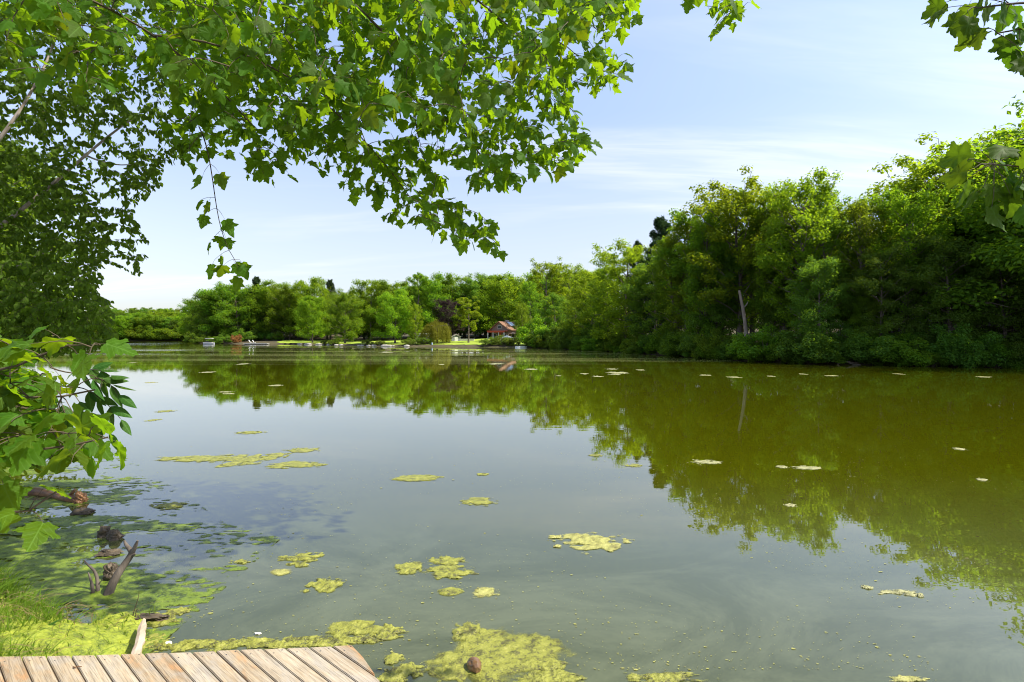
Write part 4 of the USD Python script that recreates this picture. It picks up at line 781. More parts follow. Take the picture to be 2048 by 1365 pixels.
# --- sapling with compound leaves in front of the water
rng = np.random.default_rng(44)
b0 = np.array([-3.75, 2.75, gz1(-3.75, 2.75)])
t = thing('ash_sapling', 'sapling with dark oval leaflets paired along thin stalks between the large lobed leaves at left', 'tree', b0)
D = 3.05; wood = [tube(spline([b0 - [0, 0, 0.1], b0 + [0.1, 0, 1.0], b0 + [0.2, 0.1, 2.4]], 9), np.linspace(0.022, 0.01, 9), 7), tube(spline([b0 + [0.12, 0.02, 1.2], at(-60, 790, D), at(90, 770, D), at(150, 775, D)], 14), np.linspace(0.012, 0.004, 14), 6)]
LP, LT, LN, LS = [], [], [], []
for pts in ([(150, 775), (195, 757), (235, 790)], [(150, 775), (190, 790), (240, 838)], [(140, 775), (170, 820), (215, 866)], [(120, 772), (130, 830), (165, 880)], [(100, 770), (100, 820), (120, 865)], [(150, 775), (180, 740), (220, 752)]):
    P = spline([at(x, y, D + rng.uniform(-0.1, 0.1)) for x, y in pts], 10); wood.append(tube(P, np.linspace(0.003, 0.0015, 10), 4, cap=False))
    dirn = nrm(P[-1] - P[0])
    for m, k in enumerate((3, 3, 5, 5, 7, 7, 9)):
        side = nrm(np.cross(dirn, [0, -1.0, 0.2])) * (1 if m % 2 else -1); out = nrm(dirn * (1.2 if m == 6 else 0.75) + side * (0 if m == 6 else 0.55) + rng.normal(0, 0.12, 3)); T = nrm(out + [0, 0, -0.55]); N = nrm(np.array([0, -0.35, 0.8]) + rng.normal(0, 0.35, 3)); N = nrm(N - T * (N @ T))
        LP.append(P[k] + 0.006 * out); LT.append(T); LN.append(N); LS.append(rng.uniform(0.10, 0.135))
wood_part(t, b0, wood, 'stems')
foliage(t, b0, tuple(map(np.array, (LP, LT, LN, LS))), KO, M['ash'], M['ash'], names=('leaflet', 'foliage'))

# --- maple off to the right, its nearest twigs dip into the frame
rng = np.random.default_rng(45)
b0 = np.array([5.4, 1.6, gz1(5.4, 1.6)])
boughs = [B([(5.4, 1.6, 4.0), (4.6, 2.6, 5.0), at(2120, 0, 3.5), at(2040, 10, 3.45), at(1950, 20, 3.4)], 0.04, 0.004, 18),
          B([(4.6, 2.6, 5.0), at(2150, 60, 3.5), at(2060, 60, 3.45), at(1990, 70, 3.4)], 0.02, 0.004, 14),
          B([(5.4, 1.6, 3.2), (3.6, 2.0, 3.6), at(2160, 330, 3.0), at(2040, 335, 2.95), at(1985, 330, 2.9)], 0.02, 0.003, 18)]
tg1 = np.array([at(x, y, d - 1.08) for x, y, d in ((1885, 20, 4.5), (1905, 5, 4.7), (1930, 25, 4.4), (1960, 60, 4.4), (1975, 85, 4.5), (2000, 60, 4.6), (2025, 20, 4.4), (2035, 85, 4.5), (2060, 130, 4.4), (2000, 5, 4.7), (1950, -20, 4.6), (2050, 40, 4.6))])
w1, a1_, b1, c1, d1 = grow(boughs[:2], tg1, rng, 0.09, 0.2, (0.11, 0.16), 0.6, (0.004, 0.002), 0.7, 0.4)
tg2 = np.array([at(x, y, d) for x, y, d in ((1935, 320, 2.9), (1945, 350, 2.9), (1960, 305, 2.9), (1965, 375, 2.9), (1985, 395, 2.9), (1950, 335, 2.85), (1972, 335, 2.9), (1990, 320, 2.95), (2012, 375, 2.9), (2030, 305, 2.95), (2040, 390, 2.95), (1985, 355, 2.9), (2005, 340, 2.9), (2020, 315, 2.9), (2045, 345, 2.9), (2035, 365, 2.95))])
w2, a2, b2, c2, d2 = grow(boughs[2:], tg2, rng, 0.14, 0.10, (0.12, 0.16), 0.6, (0.003, 0.002), 0.5, 0.4)
tg3 = np.c_[rng.uniform(4.3, 7.0, 130), rng.uniform(0.8, 2.9, 130), rng.uniform(4.4, 6.3, 130)]
crown = [(spline([(5.4, 1.8, 5.0), (5.0, 2.0, 5.5), (4.5, 2.2, 5.6)], 12), 0.03, 0.008), (spline([(5.4, 1.8, 5.6), (5.9, 1.8, 6.0), (6.3, 1.8, 6.1)], 12), 0.03, 0.008)]
w3, a3, b3, c3, d3 = grow(crown, tg3, rng, 0.10, 0.6, (0.13, 0.19), 0.6)
w1, a1_, b1, c1, d1 = w1 + w3, np.concatenate([a1_, a3]), np.concatenate([b1, b3]), np.concatenate([c1, c3]), np.concatenate([d1, d3])
t = thing('near_maple', 'tree off to the right whose leaves dip in at the top right corner', 'tree', b0)
obj('trunk', (lambda m: (m[0] - b0, m[1]))(tube(spline([b0 - [0, 0, 0.3], b0 + [0, 0, 2.5], b0 + [0, 0.2, 6]], 10), np.linspace(0.16, 0.06, 10), 10)), M['bark'], t, smooth=40)
wood_part(t, b0, w1 + w2)
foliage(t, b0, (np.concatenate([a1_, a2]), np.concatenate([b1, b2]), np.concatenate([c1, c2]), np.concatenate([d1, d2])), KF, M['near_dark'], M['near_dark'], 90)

# ------------------------------------------------------------------ the wooden dock
DZ = 0.6
pd = nrm(np.array([-1264.0, 1138.0])); pn = np.array([-pd[1], pd[0]]) * -1       # plank direction and the direction across the planks
dk = lambda px, py: onz(px, py, DZ)[:2]
dock_poly = Polygon([dk(-900, 1338), dk(0, 1316.5), dk(215, 1312.2), dk(415, 1305.6), dk(655, 1296), dk(702, 1293.5), dk(725, 1318), dk(755, 1362), dk(800, 1430), dk(860, 1560), (0.4, -1.6), (-7, -1.6), (-7, 1.5)])
ph = pn @ dk(37.1, 1315.4); PW = 0.1045
# wood: grain runs along the planks
def plank_mat(name, c1, c2, stain, amt):
    ang = math.atan2(pd[1], pd[0])
    return usdkit.material(stage, L + name, {'g': ('geometry', {}), 'oi': ('object_info', {}), 'mul': ('math', {'math_type': 'multiply', 'value2': 37.0}), 'cv': ('combine_xyz', {}), 'add': ('mapping', {}),
        'mp': ('mapping', {'mapping_type': 'point', 'rotation': (0, 0, -ang)}), 'ms': ('mapping', {'scale': (2.2, 45, 45)}), 'm2': ('mapping', {'scale': (6, 220, 220)}), 'm3': ('mapping', {'scale': (2.5, 7, 7)}),
        'n': ('noise_texture', {'scale': 1.0, 'detail': 5.0, 'roughness': 0.65, 'distortion': 1.1}), 'f': ('noise_texture', {'scale': 1.0, 'detail': 4.0, 'roughness': 0.7}), 's': ('noise_texture', {'scale': 1.6, 'detail': 5.0, 'roughness': 0.65, 'distortion': 0.4}),
        'r': ('rgb_ramp', {'ramp': [(0, c1), (0.35, c1), (0.62, c2), (1, c2)]}), 'sr': ('map_range', {'from_min': 0.53, 'from_max': 0.68, 'to_min': 0, 'to_max': amt, 'clamp': True}), 'fr': ('map_range', {'from_min': 0.35, 'from_max': 0.52, 'to_min': 0.7, 'to_max': 0.0, 'clamp': True}), 'gw': ('map_range', {'from_min': 0.34, 'from_max': 0.52, 'to_min': 0.65, 'to_max': 0.0, 'clamp': True}), 'k0': ('mix', {'color2': (0.27, 0.255, 0.23)}),
        'k1': ('mix', {'color2': stain}), 'k2': ('mix', {'color2': tuple(0.45 * c for c in c1)}), 'b': ('bump', {'strength': 0.6, 'distance': 0.0025}), 'p': ('principled_bsdf', {'roughness': 0.75, 'specular_ior_level': 0.25})},
        [('oi.random', 'mul.value1'), ('mul.value', 'cv.x'), ('mul.value', 'cv.y'), ('g.position', 'mp.vector'), ('mp.vector', 'add.vector'), ('cv.vector', 'add.location'), ('add.vector', 'ms.vector'), ('add.vector', 'm2.vector'), ('add.vector', 'm3.vector'),
         ('ms.vector', 'n.vector'), ('m2.vector', 'f.vector'), ('m3.vector', 's.vector'), ('n.fac', 'r.fac'), ('s.fac', 'sr.value'), ('f.fac', 'fr.value'), ('sr.result', 'k1.fac'), ('s.fac', 'gw.value'), ('gw.result', 'k0.fac'), ('r.color', 'k0.color1'), ('k0.color', 'k1.color1'), ('fr.result', 'k2.fac'), ('k1.color', 'k2.color1'), ('k2.color', 'p.base_color'), ('n.fac', 'b.height'), ('b.normal', 'p.normal')], surface='p.BSDF')
WOODS = [plank_mat('plank_tan', (0.235, 0.18, 0.115), (0.355, 0.29, 0.20), (0.38, 0.20, 0.08), 0.55), plank_mat('plank_pale', (0.26, 0.21, 0.145), (0.385, 0.33, 0.245), (0.36, 0.24, 0.13), 0.35), plank_mat('plank_brown', (0.205, 0.15, 0.092), (0.32, 0.25, 0.165), (0.38, 0.18, 0.06), 0.7), plank_mat('plank_grey', (0.245, 0.20, 0.14), (0.36, 0.305, 0.23), (0.30, 0.20, 0.12), 0.4)]
rng = np.random.default_rng(51)
o = dk(400, 1306); dock = thing('dock', 'weathered plank dock in the lower left corner, its boards laid on the slant', 'dock', (o[0], o[1], 0)); ob = np.array([o[0], o[1], 0])
order = [0, 0, 1, 1, 0, 2, 1, 0, 0, 3, 1, 1, 3, 2, 0, 2, 1, 3, 0, 2]
for i in range(-42, 30):
    a0_, a1_ = ph + i * PW + 0.0035, ph + (i + 1) * PW - 0.0035
    strip = Polygon([pn * a0_ + pd * -9, pn * a1_ + pd * -9, pn * a1_ + pd * 12, pn * a0_ + pd * 12]); q = strip.intersection(dock_poly)
    if q.is_empty or q.area < 0.002: continue
    if q.geom_type != 'Polygon': q = max(q.geoms, key=lambda g_: g_.area)
    q = q.buffer(-0.004).buffer(0.004, quad_segs=2).simplify(0.0012)
    if q.is_empty: continue
    dz = rng.normal(0, 0.0012); V1, F1 = extrude(q, DZ - 0.036, DZ - 0.004); top = q.buffer(-0.004, join_style=2)
    # rounded upper edge: a second, inset slab
    V2, F2 = extrude(top, DZ - 0.0042, DZ); mesh = cat_mesh([(V1, F1), (V2, F2)])
    pk_ = obj('plank', (mesh[0] - ob + [0, 0, dz], mesh[1]), WOODS[order[i % len(order)]], dock)
    # two nails near the far end
    mid = pn * (a0_ + a1_) / 2; ends = LineString([mid + pd * -9, mid + pd * 12]).intersection(q)
    if ends.is_empty: continue
    e = max(ends.coords if ends.geom_type == 'LineString' else [c_ for g_ in ends.geoms for c_ in g_.coords], key=lambda c_: c_[1])
    if not -4.5 < e[0] < 0.2: continue
    for s in (-1, 1):
        c_ = np.array(e) - pd * rng.uniform(0.045, 0.06) + pn * s * 0.026
        obj('nail', tube(np.array([[*(c_ - o), DZ + dz - 0.002], [*(c_ - o), DZ + dz + 0.0012]]), [0.0045, 0.0045], 8), M['darkmetal'], pk_)
inner = dock_poly.buffer(-0.06); xy = np.array(dock_poly.exterior.coords)
ring = dock_poly.buffer(-0.05).difference(dock_poly.buffer(-0.09))
V, F = extrude(ring if ring.geom_type == 'Polygon' else max(ring.geoms, key=lambda g_: g_.area), DZ - 0.19, DZ - 0.040); obj('rim_joist', (V - ob, F), M['dead'], dock)
for px, py in ((20, 1330), (380, 1320), (690, 1306), (760, 1400)):
    c_ = onz(px, py, DZ)[:2] - o - [0.02, 0.1]; obj('post', tube(np.array([[*c_, -0.9], [*c_, DZ - 0.045]]), [0.06, 0.06], 10), M['dead'], dock, smooth=40)
lf = np.array([0.0, 0.0]); c_ = onz(150, 1339, DZ + 0.003)
tag(obj('dry_twig', tube(spline([c_ + [-0.025, 0.004, 0.003], c_ + [-0.01, -0.006, 0.004], c_ + [0.012, -0.004, 0.008], c_ + [0.025, 0.004, 0.003]], 8), np.linspace(0.004, 0.002, 8), 6), M['wet']), 'tiny curled brown twig lying on the third plank from the left', 'twig')

# ------------------------------------------------------------------ floating algae, weed and bits
def mat_mesh(cx, cy, w, d, seed, lump=0.012, thick=0.006, res=None, holes=0.3, rag=0.55, rot=0.0, freq=3.0):
    res = res or max(0.006, min(w, d) / 30); rg = np.random.default_rng(seed)
    xs = np.arange(-w * 0.75, w * 0.75 + res, res); ys = np.arange(-d * 0.75, d * 0.75 + res, res); X_, Y_ = np.meshgrid(xs, ys)
    o_ = rg.uniform(0, 100, 3); u = np.stack([X_ / w * 2 * freq, Y_ / d * 2 * freq, np.zeros_like(X_)], -1).reshape(-1, 3) + o_
    edge = 1 - (np.sqrt((X_ / w) ** 2 + (Y_ / d) ** 2) * 2) + rag * 1.6 * fbm(u, 5, seed).reshape(X_.shape)
    wp = np.stack([X_ + cx, Y_ + cy, np.zeros_like(X_)], -1).reshape(-1, 3)
    fine = fbm(wp * 24 + o_, 4, seed + 1).reshape(X_.shape); mid_ = fbm(wp * 7 + o_, 3, seed + 2).reshape(X_.shape)
    m_ = edge - holes * np.maximum(0, mid_ * 3)
    z = 0.003 + thick * np.clip(m_ * 4, 0, 1) ** 0.6 + lump * (fine * 1.3 + 1.2 * np.abs(mid_)) * np.clip(m_ * 3, 0, 1)
    z = np.where(m_ < 0.03, 0.0025, z); keepv = (m_ > -0.24).ravel(); F = grid_faces(*X_.shape); F = F[keepv[F].all(1)]
    V = np.stack([X_ * math.cos(rot) - Y_ * math.sin(rot) + cx, X_ * math.sin(rot) + Y_ * math.cos(rot) + cy, z + 0.0004 * (seed % 7)], -1).reshape(-1, 3)
    us = np.unique(F); mp_ = np.full(len(V), -1); mp_[us] = np.arange(len(us)); return V[us], mp_[F], np.clip(m_, -0.3, 0.6).ravel()[us]
def edged(prim, e):
    UsdGeom.PrimvarsAPI(prim).CreatePrimvar('edge', Sdf.ValueTypeNames.FloatArray, 'vertex').Set([float(q) for q in e]); return prim
def mat_px(px, py, wpx, hpx, seed, label, matl='algae', name='algae_mat', cat='algae', group=None, **k):
    c_ = onz(px, py); D = c_[1]; w = wpx / FPX * D; d = hpx * D * D / (FPX * EYE)
    V, F, e_ = mat_mesh(c_[0], D, w * 1.12, d * 1.12, seed, **k)
    if len(F): tag(edged(obj(name, (V, F), M[matl], smooth=True), e_), label, cat, group)
MATS = [(605, 1117, 66, 20, 'brownish algae clump left of centre beyond the dock with a small scrap just below it', 'algae', {}), (600, 1133, 24, 7, 'small algae scrap just below the brownish clump left of centre', 'algae', {}),
    (560, 1147, 38, 12, 'pale leaf shaped algae scrap left of the brownish clump', 'algae_pale', {'rag': 0.15}), (648, 1173, 56, 26, 'thick yellow algae clump nearest the dock in open water', 'algae', {'lump': 0.016}),
    (817, 1138, 46, 20, 'round algae patch left of the pair of patches beyond the dock corner', 'algae', {}), (893, 1124, 58, 14, 'upper algae strip of the cluster beyond the dock corner', 'algae', {}), (897, 1146, 76, 22, 'lower wide algae patch of the cluster beyond the dock corner', 'algae', {}),
    (900, 1186, 44, 14, 'slim oval algae patch below the cluster beyond the dock corner', 'algae', {'rag': 0.2}), (968, 1188, 48, 18, 'pale twin lobed algae patch right of the slim oval one', 'algae_pale', {'rag': 0.3}),
    (1184, 1086, 104, 30, 'large isolated algae raft in the middle of the water', 'algae_pale', {'lump': 0.012}), (1112, 1076, 24, 6, 'tiny algae scrap up left of the large isolated raft', 'algae_pale', {}), (1114, 1095, 14, 5, 'tiny round algae scrap left of the large isolated raft', 'algae_pale', {}),
    (1790, 1187, 62, 14, 'pale algae raft alone at the right of the water', 'scum', {'lump': 0.01}), (1738, 1178, 18, 6, 'tiny scrap left of the lone pale raft at right', 'scum', {}), (1843, 1194, 14, 6, 'tiny scrap right of the lone pale raft at right', 'scum', {}),
    (828, 957, 80, 11, 'flat algae streak in the upper middle water', 'algae', {'lump': 0.006}), (955, 1004, 58, 14, 'flat algae streak below and right of the upper middle streak', 'algae', {'lump': 0.006}), (966, 950, 22, 4, 'short scrap right of the upper middle streak', 'algae', {'lump': 0.004}),
    (400, 918, 120, 12, 'left end of the broken algae chain beyond the hanging sprig', 'algae', {'lump': 0.006}), (490, 920, 86, 20, 'widest piece of the broken algae chain', 'algae', {'lump': 0.006}), (548, 912, 40, 9, 'small link right of the widest piece in the algae chain', 'algae', {'lump': 0.006}), (605, 901, 50, 9, 'upper right piece of the broken algae chain', 'algae', {'lump': 0.006}), (588, 930, 88, 11, 'lower right piece of the broken algae chain', 'algae', {'lump': 0.006}),
    (337, 1014, 66, 11, 'yellow algae streak at the rim of the tree shadow', 'algae', {}), (500, 866, 44, 5, 'thin algae streak far up the sky reflection left of centre', 'algae', {'lump': 0.004}), (330, 823, 28, 4, 'faint thin streak under the far tree reflection at left', 'algae', {'lump': 0.003}), (305, 841, 20, 4, 'short faint streak below the thin streak at left', 'algae', {'lump': 0.003}),
    (1415, 925, 52, 8, 'white edged scum patch inside the dark tree reflection, left one', 'scum', {'lump': 0.004}), (1620, 937, 46, 6, 'white scum patch inside the dark tree reflection, right one', 'scum', {'lump': 0.004}), (1565, 935, 20, 4, 'small scum scrap between the two white scum patches', 'scum', {'lump': 0.003}), (1190, 912, 24, 5, 'yellow scrap at the edge of the tree reflection', 'algae', {'lump': 0.003}), (1265, 932, 30, 5, 'thin scrap under the tree reflection edge', 'algae', {'lump': 0.003}),
    (1235, 746, 34, 3, 'far white scum streak left of the right shore reflections', 'scum', {'lump': 0.003}), (1580, 1012, 22, 5, 'pale scrap at the tip of the tallest tree reflection', 'scum', {'lump': 0.003}), (1920, 899, 18, 4, 'white scrap in the reflection near the right edge', 'scum', {'lump': 0.003}), (1968, 961, 18, 4, 'white scrap lowest in the reflection near the right edge', 'scum', {'lump': 0.003}),
    (785, 1322, 32, 18, 'small round algae tuft just off the dock corner', 'algae', {'lump': 0.012}), (705, 1262, 110, 30, 'weedy brown green clump behind the dock corner', 'algae', {'lump': 0.0165, 'holes': 0.35}), (775, 1270, 60, 24, 'ragged weed strand right of the weedy clump', 'algae', {'holes': 0.5, 'lump': 0.016}),
    (940, 1268, 62, 40, 'curled algae head at the top of the big raft', 'algae', {'lump': 0.016, 'holes': 0.15}), (1000, 1315, 200, 92, 'big bubbly algae raft at the bottom of the frame beside the brown stone', 'algae', {'lump': 0.016, 'holes': 0.08, 'rag': 0.45}), (905, 1345, 84, 34, 'algae lobe left of the brown stone', 'algae', {'lump': 0.016, 'holes': 0.1}), (1082, 1334, 80, 22, 'algae lobe right of the big raft', 'algae', {'lump': 0.014, 'holes': 0.1}), (1105, 1358, 120, 24, 'algae lobe low at the bottom right of the big raft', 'algae', {'lump': 0.014}), (812, 1348, 56, 28, 'brown tinged algae tuft off the dock edge', 'algae', {'lump': 0.016, 'holes': 0.2}), (780, 1362, 46, 24, 'algae tuft touching the dock edge at the bottom', 'algae', {'lump': 0.012}),
    (1335, 1362, 150, 24, 'algae raft cut by the bottom edge right of centre', 'algae', {'lump': 0.012}), (1820, 1362, 70, 12, 'thin algae raft cut by the bottom edge at right', 'algae_pale', {'lump': 0.01}),
    (300, 1242, 90, 22, 'yellow algae patch beside the driftwood', 'algae', {'lump': 0.012}), (312, 1278, 36, 12, 'small algae patch right of the driftwood', 'algae', {'lump': 0.012}), (355, 1226, 40, 12, 'algae patch at the edge of the tree shadow near the dock', 'algae', {'lump': 0.012}), (480, 1125, 30, 8, 'small algae scrap in the tree shadow', 'algae', {'lump': 0.01})]
for i, (px, py, w, hgt, lab, mt, kw) in enumerate(MATS): mat_px(px, py, w, hgt, 100 + i, lab, mt, **kw)
for i, px in enumerate(range(300, 701, 50)):
    mat_px(px + 5, 1295 - (px - 300) * 0.03 + (i % 2) * 5, 60 + (i % 3) * 16, 21 - (i % 3) * 4, 300 + i, 'knobbly yellow algae pressed against the far edge of the dock', 'algae', group='algae along the far edge of the dock', lump=0.018)
# pale flecks drifting in the dark reflection
rng = np.random.default_rng(61)
for i in range(24):
    px, py = (rng.uniform(1040, 2030), rng.uniform(737, 755)) if i < 14 else (rng.uniform(240, 1000), rng.uniform(705, 790))
    mat_px(px, py, rng.uniform(8, 24), rng.uniform(0.9, 1.8), 400 + i, 'pale scum fleck drifting on the far water', 'scum', 'scum_fleck', 'scum', 'pale scum flecks on the far water', lump=0.002, thick=0.01)
# tiny floating specks
n = 5200; Dn = 4.4 + 9.0 * rng.uniform(0, 1, n) ** 1.7; px = rng.uniform(250, 2200, n); c_ = np.c_[(px - CX) / FPX * Dn, Dn]
den = fbm(np.c_[c_ * [0.5, 0.9], np.zeros(n)], 3, 9); ok = (den > -0.12) & (shapely.contains(LAKE, shapely.points(c_))) & ~shapely.contains(dock_poly, shapely.points(c_)); c_ = c_[ok]; n = len(c_)
ang = rng.uniform(0, 2 * np.pi, (n, 5)).cumsum(1) * 0 + np.linspace(0, 2 * np.pi, 6)[:5] + rng.uniform(0, 6, (n, 1)); rr_ = 0.0028 * rng.gamma(2.2, 0.6, (n, 1)) * rng.uniform(0.5, 1.3, (n, 5)); st = rng.uniform(1, 2.2, (n, 1))
V = np.stack([c_[:, :1] + rr_ * np.cos(ang) * st, c_[:, 1:] + rr_ * np.sin(ang), np.full((n, 5), 0.004)], -1).reshape(-1, 3); i5 = np.arange(n)[:, None] * 5
tag(obj('floating_specks', (V, np.concatenate([i5 + [[0, 1, 2]], i5 + [[0, 2, 3]], i5 + [[0, 3, 4]]])), M['specks']), 'tiny pale specks of duckweed scattered over the near water', 'duckweed', None, 'stuff')
# duckweed carpet by the left bank
xs, ys = np.arange(-12, -2.6, 0.016), np.arange(4.5, 13.5, 0.022); X_, Y_ = np.meshgrid(xs, ys); pts = shapely.points(X_.ravel(), Y_.ravel())
dsh = shapely.distance(LineString([(-3.5, 4.9), (-4.1, 5.2), (-5.4, 5.9), (-7.5, 8.1), (-10.5, 11), (-17, 17)]), pts).reshape(X_.shape); ins = shapely.contains(LAKE, pts).reshape(X_.shape)
wp = np.stack([X_ * 1.1, Y_ * 2.6, 0 * X_], -1).reshape(-1, 3); nn = fbm(wp, 5, 3).reshape(X_.shape); fine = fbm(wp * 8, 4, 4).reshape(X_.shape)
msk = nn + 0.75 * fine - (-0.30 + 0.33 * dsh); Zd = 0.003 + 0.004 * np.clip(msk * 3, 0, 1) + 0.008 * np.clip(msk * 3, 0, 1) * np.maximum(fbm(wp * 22, 3, 5).reshape(X_.shape), 0); Zd = np.where(msk < 0.03, 0.0022, Zd)
kv = ((msk > -0.2) & ins & (dsh < 2.4) & (X_ < -2.95 + 0 * Y_)).ravel(); F = grid_faces(*X_.shape); F = F[kv[F].all(1)]; V = np.stack([X_, Y_, Zd], -1).reshape(-1, 3); us = np.unique(F); mp_ = np.full(len(V), -1); mp_[us] = np.arange(len(us))
tag(edged(obj('duckweed', (V[us], mp_[F]), M['duck'], smooth=True), np.clip(msk, -0.3, 0.6).ravel()[us]), 'broken carpet of duckweed on the shaded water by the left bank', 'duckweed', None, 'stuff')
# mossy mat between the grass and the driftwood
mp1 = Polygon([onz(x, y)[:2] for x, y in ((-250, 1480), (150, 1450), (278, 1350), (282, 1250), (255, 1228), (200, 1240), (140, 1258), (60, 1250), (-60, 1215), (-250, 1190))])
xs, ys = np.arange(-6.5, -2.6, 0.02), np.arange(3.6, 6.2, 0.02); X_, Y_ = np.meshgrid(xs, ys); pts = shapely.points(X_.ravel(), Y_.ravel()); sd = np.where(shapely.contains(mp1, pts), 1, -1) * shapely.distance(mp1.exterior, pts); sd = sd.reshape(X_.shape)
wp = np.stack([X_, Y_, 0 * X_], -1).reshape(-1, 3); f1 = fbm(wp * 5, 4, 6).reshape(X_.shape); f2 = fbm(wp * 26, 3, 7).reshape(X_.shape); e = sd + 0.09 * f1
Zm = np.maximum(ground_z(X_, Y_), 0) + 0.012 + 0.05 * np.clip(e * 6, 0, 1) + 0.03 * f1 + 0.030 * f2; kv = (e > 0).ravel(); F = grid_faces(*X_.shape); F = F[kv[F].all(1)]; V = np.stack([X_, Y_, Zm], -1).reshape(-1, 3); us = np.unique(F); mp_ = np.full(len(V), -1); mp_[us] = np.arange(len(us))
tag(obj('moss', (V[us], mp_[F]), M['moss'], smooth=60), 'bright yellow green mossy mat between the grass and the dock', 'moss', None, 'stuff')
# grass on the bank
rng = np.random.default_rng(62)
def blades(base, hgt, lean, width, seg=6, droop=0.8):
    n = len(base); t_ = np.linspace(0, 1, seg + 1)[None, :, None]; up_ = np.array([0, 0, 1.0]); ln = hgt[:, None, None]; dr = lean[:, None, :]
    P = base[:, None] + up_ * ln * (t_ - droop * 0.42 * t_ ** 3) + dr * ln * t_ ** 2
    side = nrm(np.cross(lean + 1e-3, up_) + rng.normal(0, 0.3, (n, 3)))[:, None]; w = width[:, None, None] * (1 - t_ ** 2.2) * 0.5 + 0.0004
    V = np.stack([P - side * w, P + side * w], 2).reshape(-1, 3); k = (seg + 1) * 2; i = (np.arange(n) * k)[:, None, None] + np.arange(seg)[None, :, None] * 2
    return V, np.concatenate([(i + np.array([0, 1, 3])).reshape(-1, 3), (i + np.array([0, 3, 2])).reshape(-1, 3)])
gp = Polygon([onz(x, y, 0.1)[:2] for x, y in ((-260, 1100), (-40, 1130), (20, 1180), (80, 1225), (150, 1265), (190, 1300), (215, 1400), (-260, 1480))]).difference(dock_poly.buffer(0.03))
x0, y0, x1, y1 = gp.bounds; q = np.c_[rng.uniform(x0, x1, 16000), rng.uniform(y0, y1, 16000)]; q = q[shapely.contains(gp, shapely.points(q))][:4200]
cl = fbm(np.c_[q * 3, np.zeros(len(q))], 3, 8); q = q[cl > -0.22]; n = len(q); az = rng.normal(0.0, 1.1, n); lean = np.c_[np.cos(az), np.sin(az), np.zeros(n)] * rng.uniform(0.15, 0.9, n)[:, None]
near_edge = np.clip((q[:, 0] + 5.2) / 1.9, 0, 1); V, F = blades(np.c_[q, np.maximum(ground_z(q[:, 0], q[:, 1]), 0)], rng.uniform(0.18, 0.46, n) * (1.1 - 0.6 * near_edge), lean, rng.uniform(0.006, 0.012, n))
tag(obj('grass', (V, F), M['grass']), 'long arching grass on the bank beside the dock', 'grass', None, 'stuff')
q = np.c_[rng.uniform(-5.6, -3.1, 6000), rng.uniform(3.8, 5.3, 6000)]; q = q[shapely.contains(mp1.difference(dock_poly.buffer(0.03)), shapely.points(q))][:520]; n = len(q); az = rng.uniform(0, 6.3, n)
V, F = blades(np.c_[q, np.maximum(ground_z(q[:, 0], q[:, 1]), 0) + 0.05], rng.uniform(0.03, 0.13, n), np.c_[np.cos(az), np.sin(az), 0 * az] * rng.uniform(0.2, 1.2, n)[:, None], rng.uniform(0.004, 0.009, n), 4)
tag(obj('sprigs', (V, F), M['grass']), 'short green sprigs growing through the mossy mat', 'grass', None, 'stuff')
q = np.concatenate([q[rng.permutation(n)[:110]], np.c_[rng.uniform(-5.3, -3.9, 160), rng.uniform(4.2, 5.2, 160)]]); q = q[~shapely.contains(dock_poly.buffer(0.04), shapely.points(q))]; n = len(q); az = rng.uniform(-0.8, 0.9, n)
V, F = blades(np.c_[q, np.maximum(ground_z(q[:, 0], q[:, 1]), 0) + 0.05], rng.uniform(0.10, 0.30, n), np.c_[np.cos(az), np.sin(az), 0 * az] * rng.uniform(0.6, 1.6, n)[:, None], rng.uniform(0.003, 0.006, n), 5, 1.6)
tag(obj('dry_stems', (V, F), M['drystem']), 'dry tan grass stems bent over among the green grass', 'dry grass', None, 'stuff')
# a broad leaved weed among the grass
c_ = onz(40, 1290, 0.15); wd = thing('broadleaf_weed', 'broad leaved weed low in the grass at the left of the dock', 'weed', c_)
for k in range(9):
    az = k * 0.75 + rng.normal(0, 0.2); T = nrm([math.cos(az), math.sin(az), rng.uniform(0.3, 0.9)]); N = nrm(np.cross(np.cross(T, [0, 0, 1.0]), T) + rng.normal(0, 0.15, 3)); N = nrm(N - T * (N @ T)); V, F = pose(KO[k % 4], np.array([0, 0, 0.03]) + T * 0.03, T, N, rng.uniform(0.16, 0.26)); obj('leaf', (V, F), M['ash'], wd, smooth=True, uv=KO[k % 4][2])
# dead branches, logs, driftwood, stone, scrap
def px_branch(pts, D, rad, n=14, sides=9): return tube(spline([at(x, y, D + dd) for x, y, dd in pts], n), np.interp(np.linspace(0, 1, n), np.linspace(0, 1, len(rad)), rad), sides)
b0 = onz(212, 1191); t = thing('forked_dead_branch', 'dark dead branch with a forked tip standing out of the water', 'dead branch', b0)
D = b0[1]
m = px_branch([(206, 1212, -0.05), (214, 1188, 0), (228, 1158, 0.03), (245, 1132, 0.08), (259, 1112, 0.1), (262, 1103, 0.1)], D, [0.052, 0.046, 0.040, 0.036, 0.032, 0.030]); obj('stem', (m[0] - b0, m[1]), M['dead'], t, smooth=40)
m = px_branch([(261, 1106, 0.1), (254, 1097, 0.1), (249, 1090, 0.12), (246, 1083, 0.12)], D, [0.027, 0.022, 0.018, 0.010], 8); obj('left_prong', (m[0] - b0, m[1]), M['dead'], t, smooth=40)
m = px_branch([(261, 1106, 0.1), (267, 1097, 0.08), (270, 1090, 0.07), (273, 1083, 0.06)], D, [0.028, 0.022, 0.018, 0.009], 8); obj('right_prong', (m[0] - b0, m[1]), M['dead'], t, smooth=40)
m = px_branch([(262, 1113, 0.1), (266, 1111, 0.08), (269, 1110, 0.07)], D, [0.02, 0.014, 0.006], 5); obj('knot', (m[0] - b0, m[1]), M['dead'], t, smooth=40)
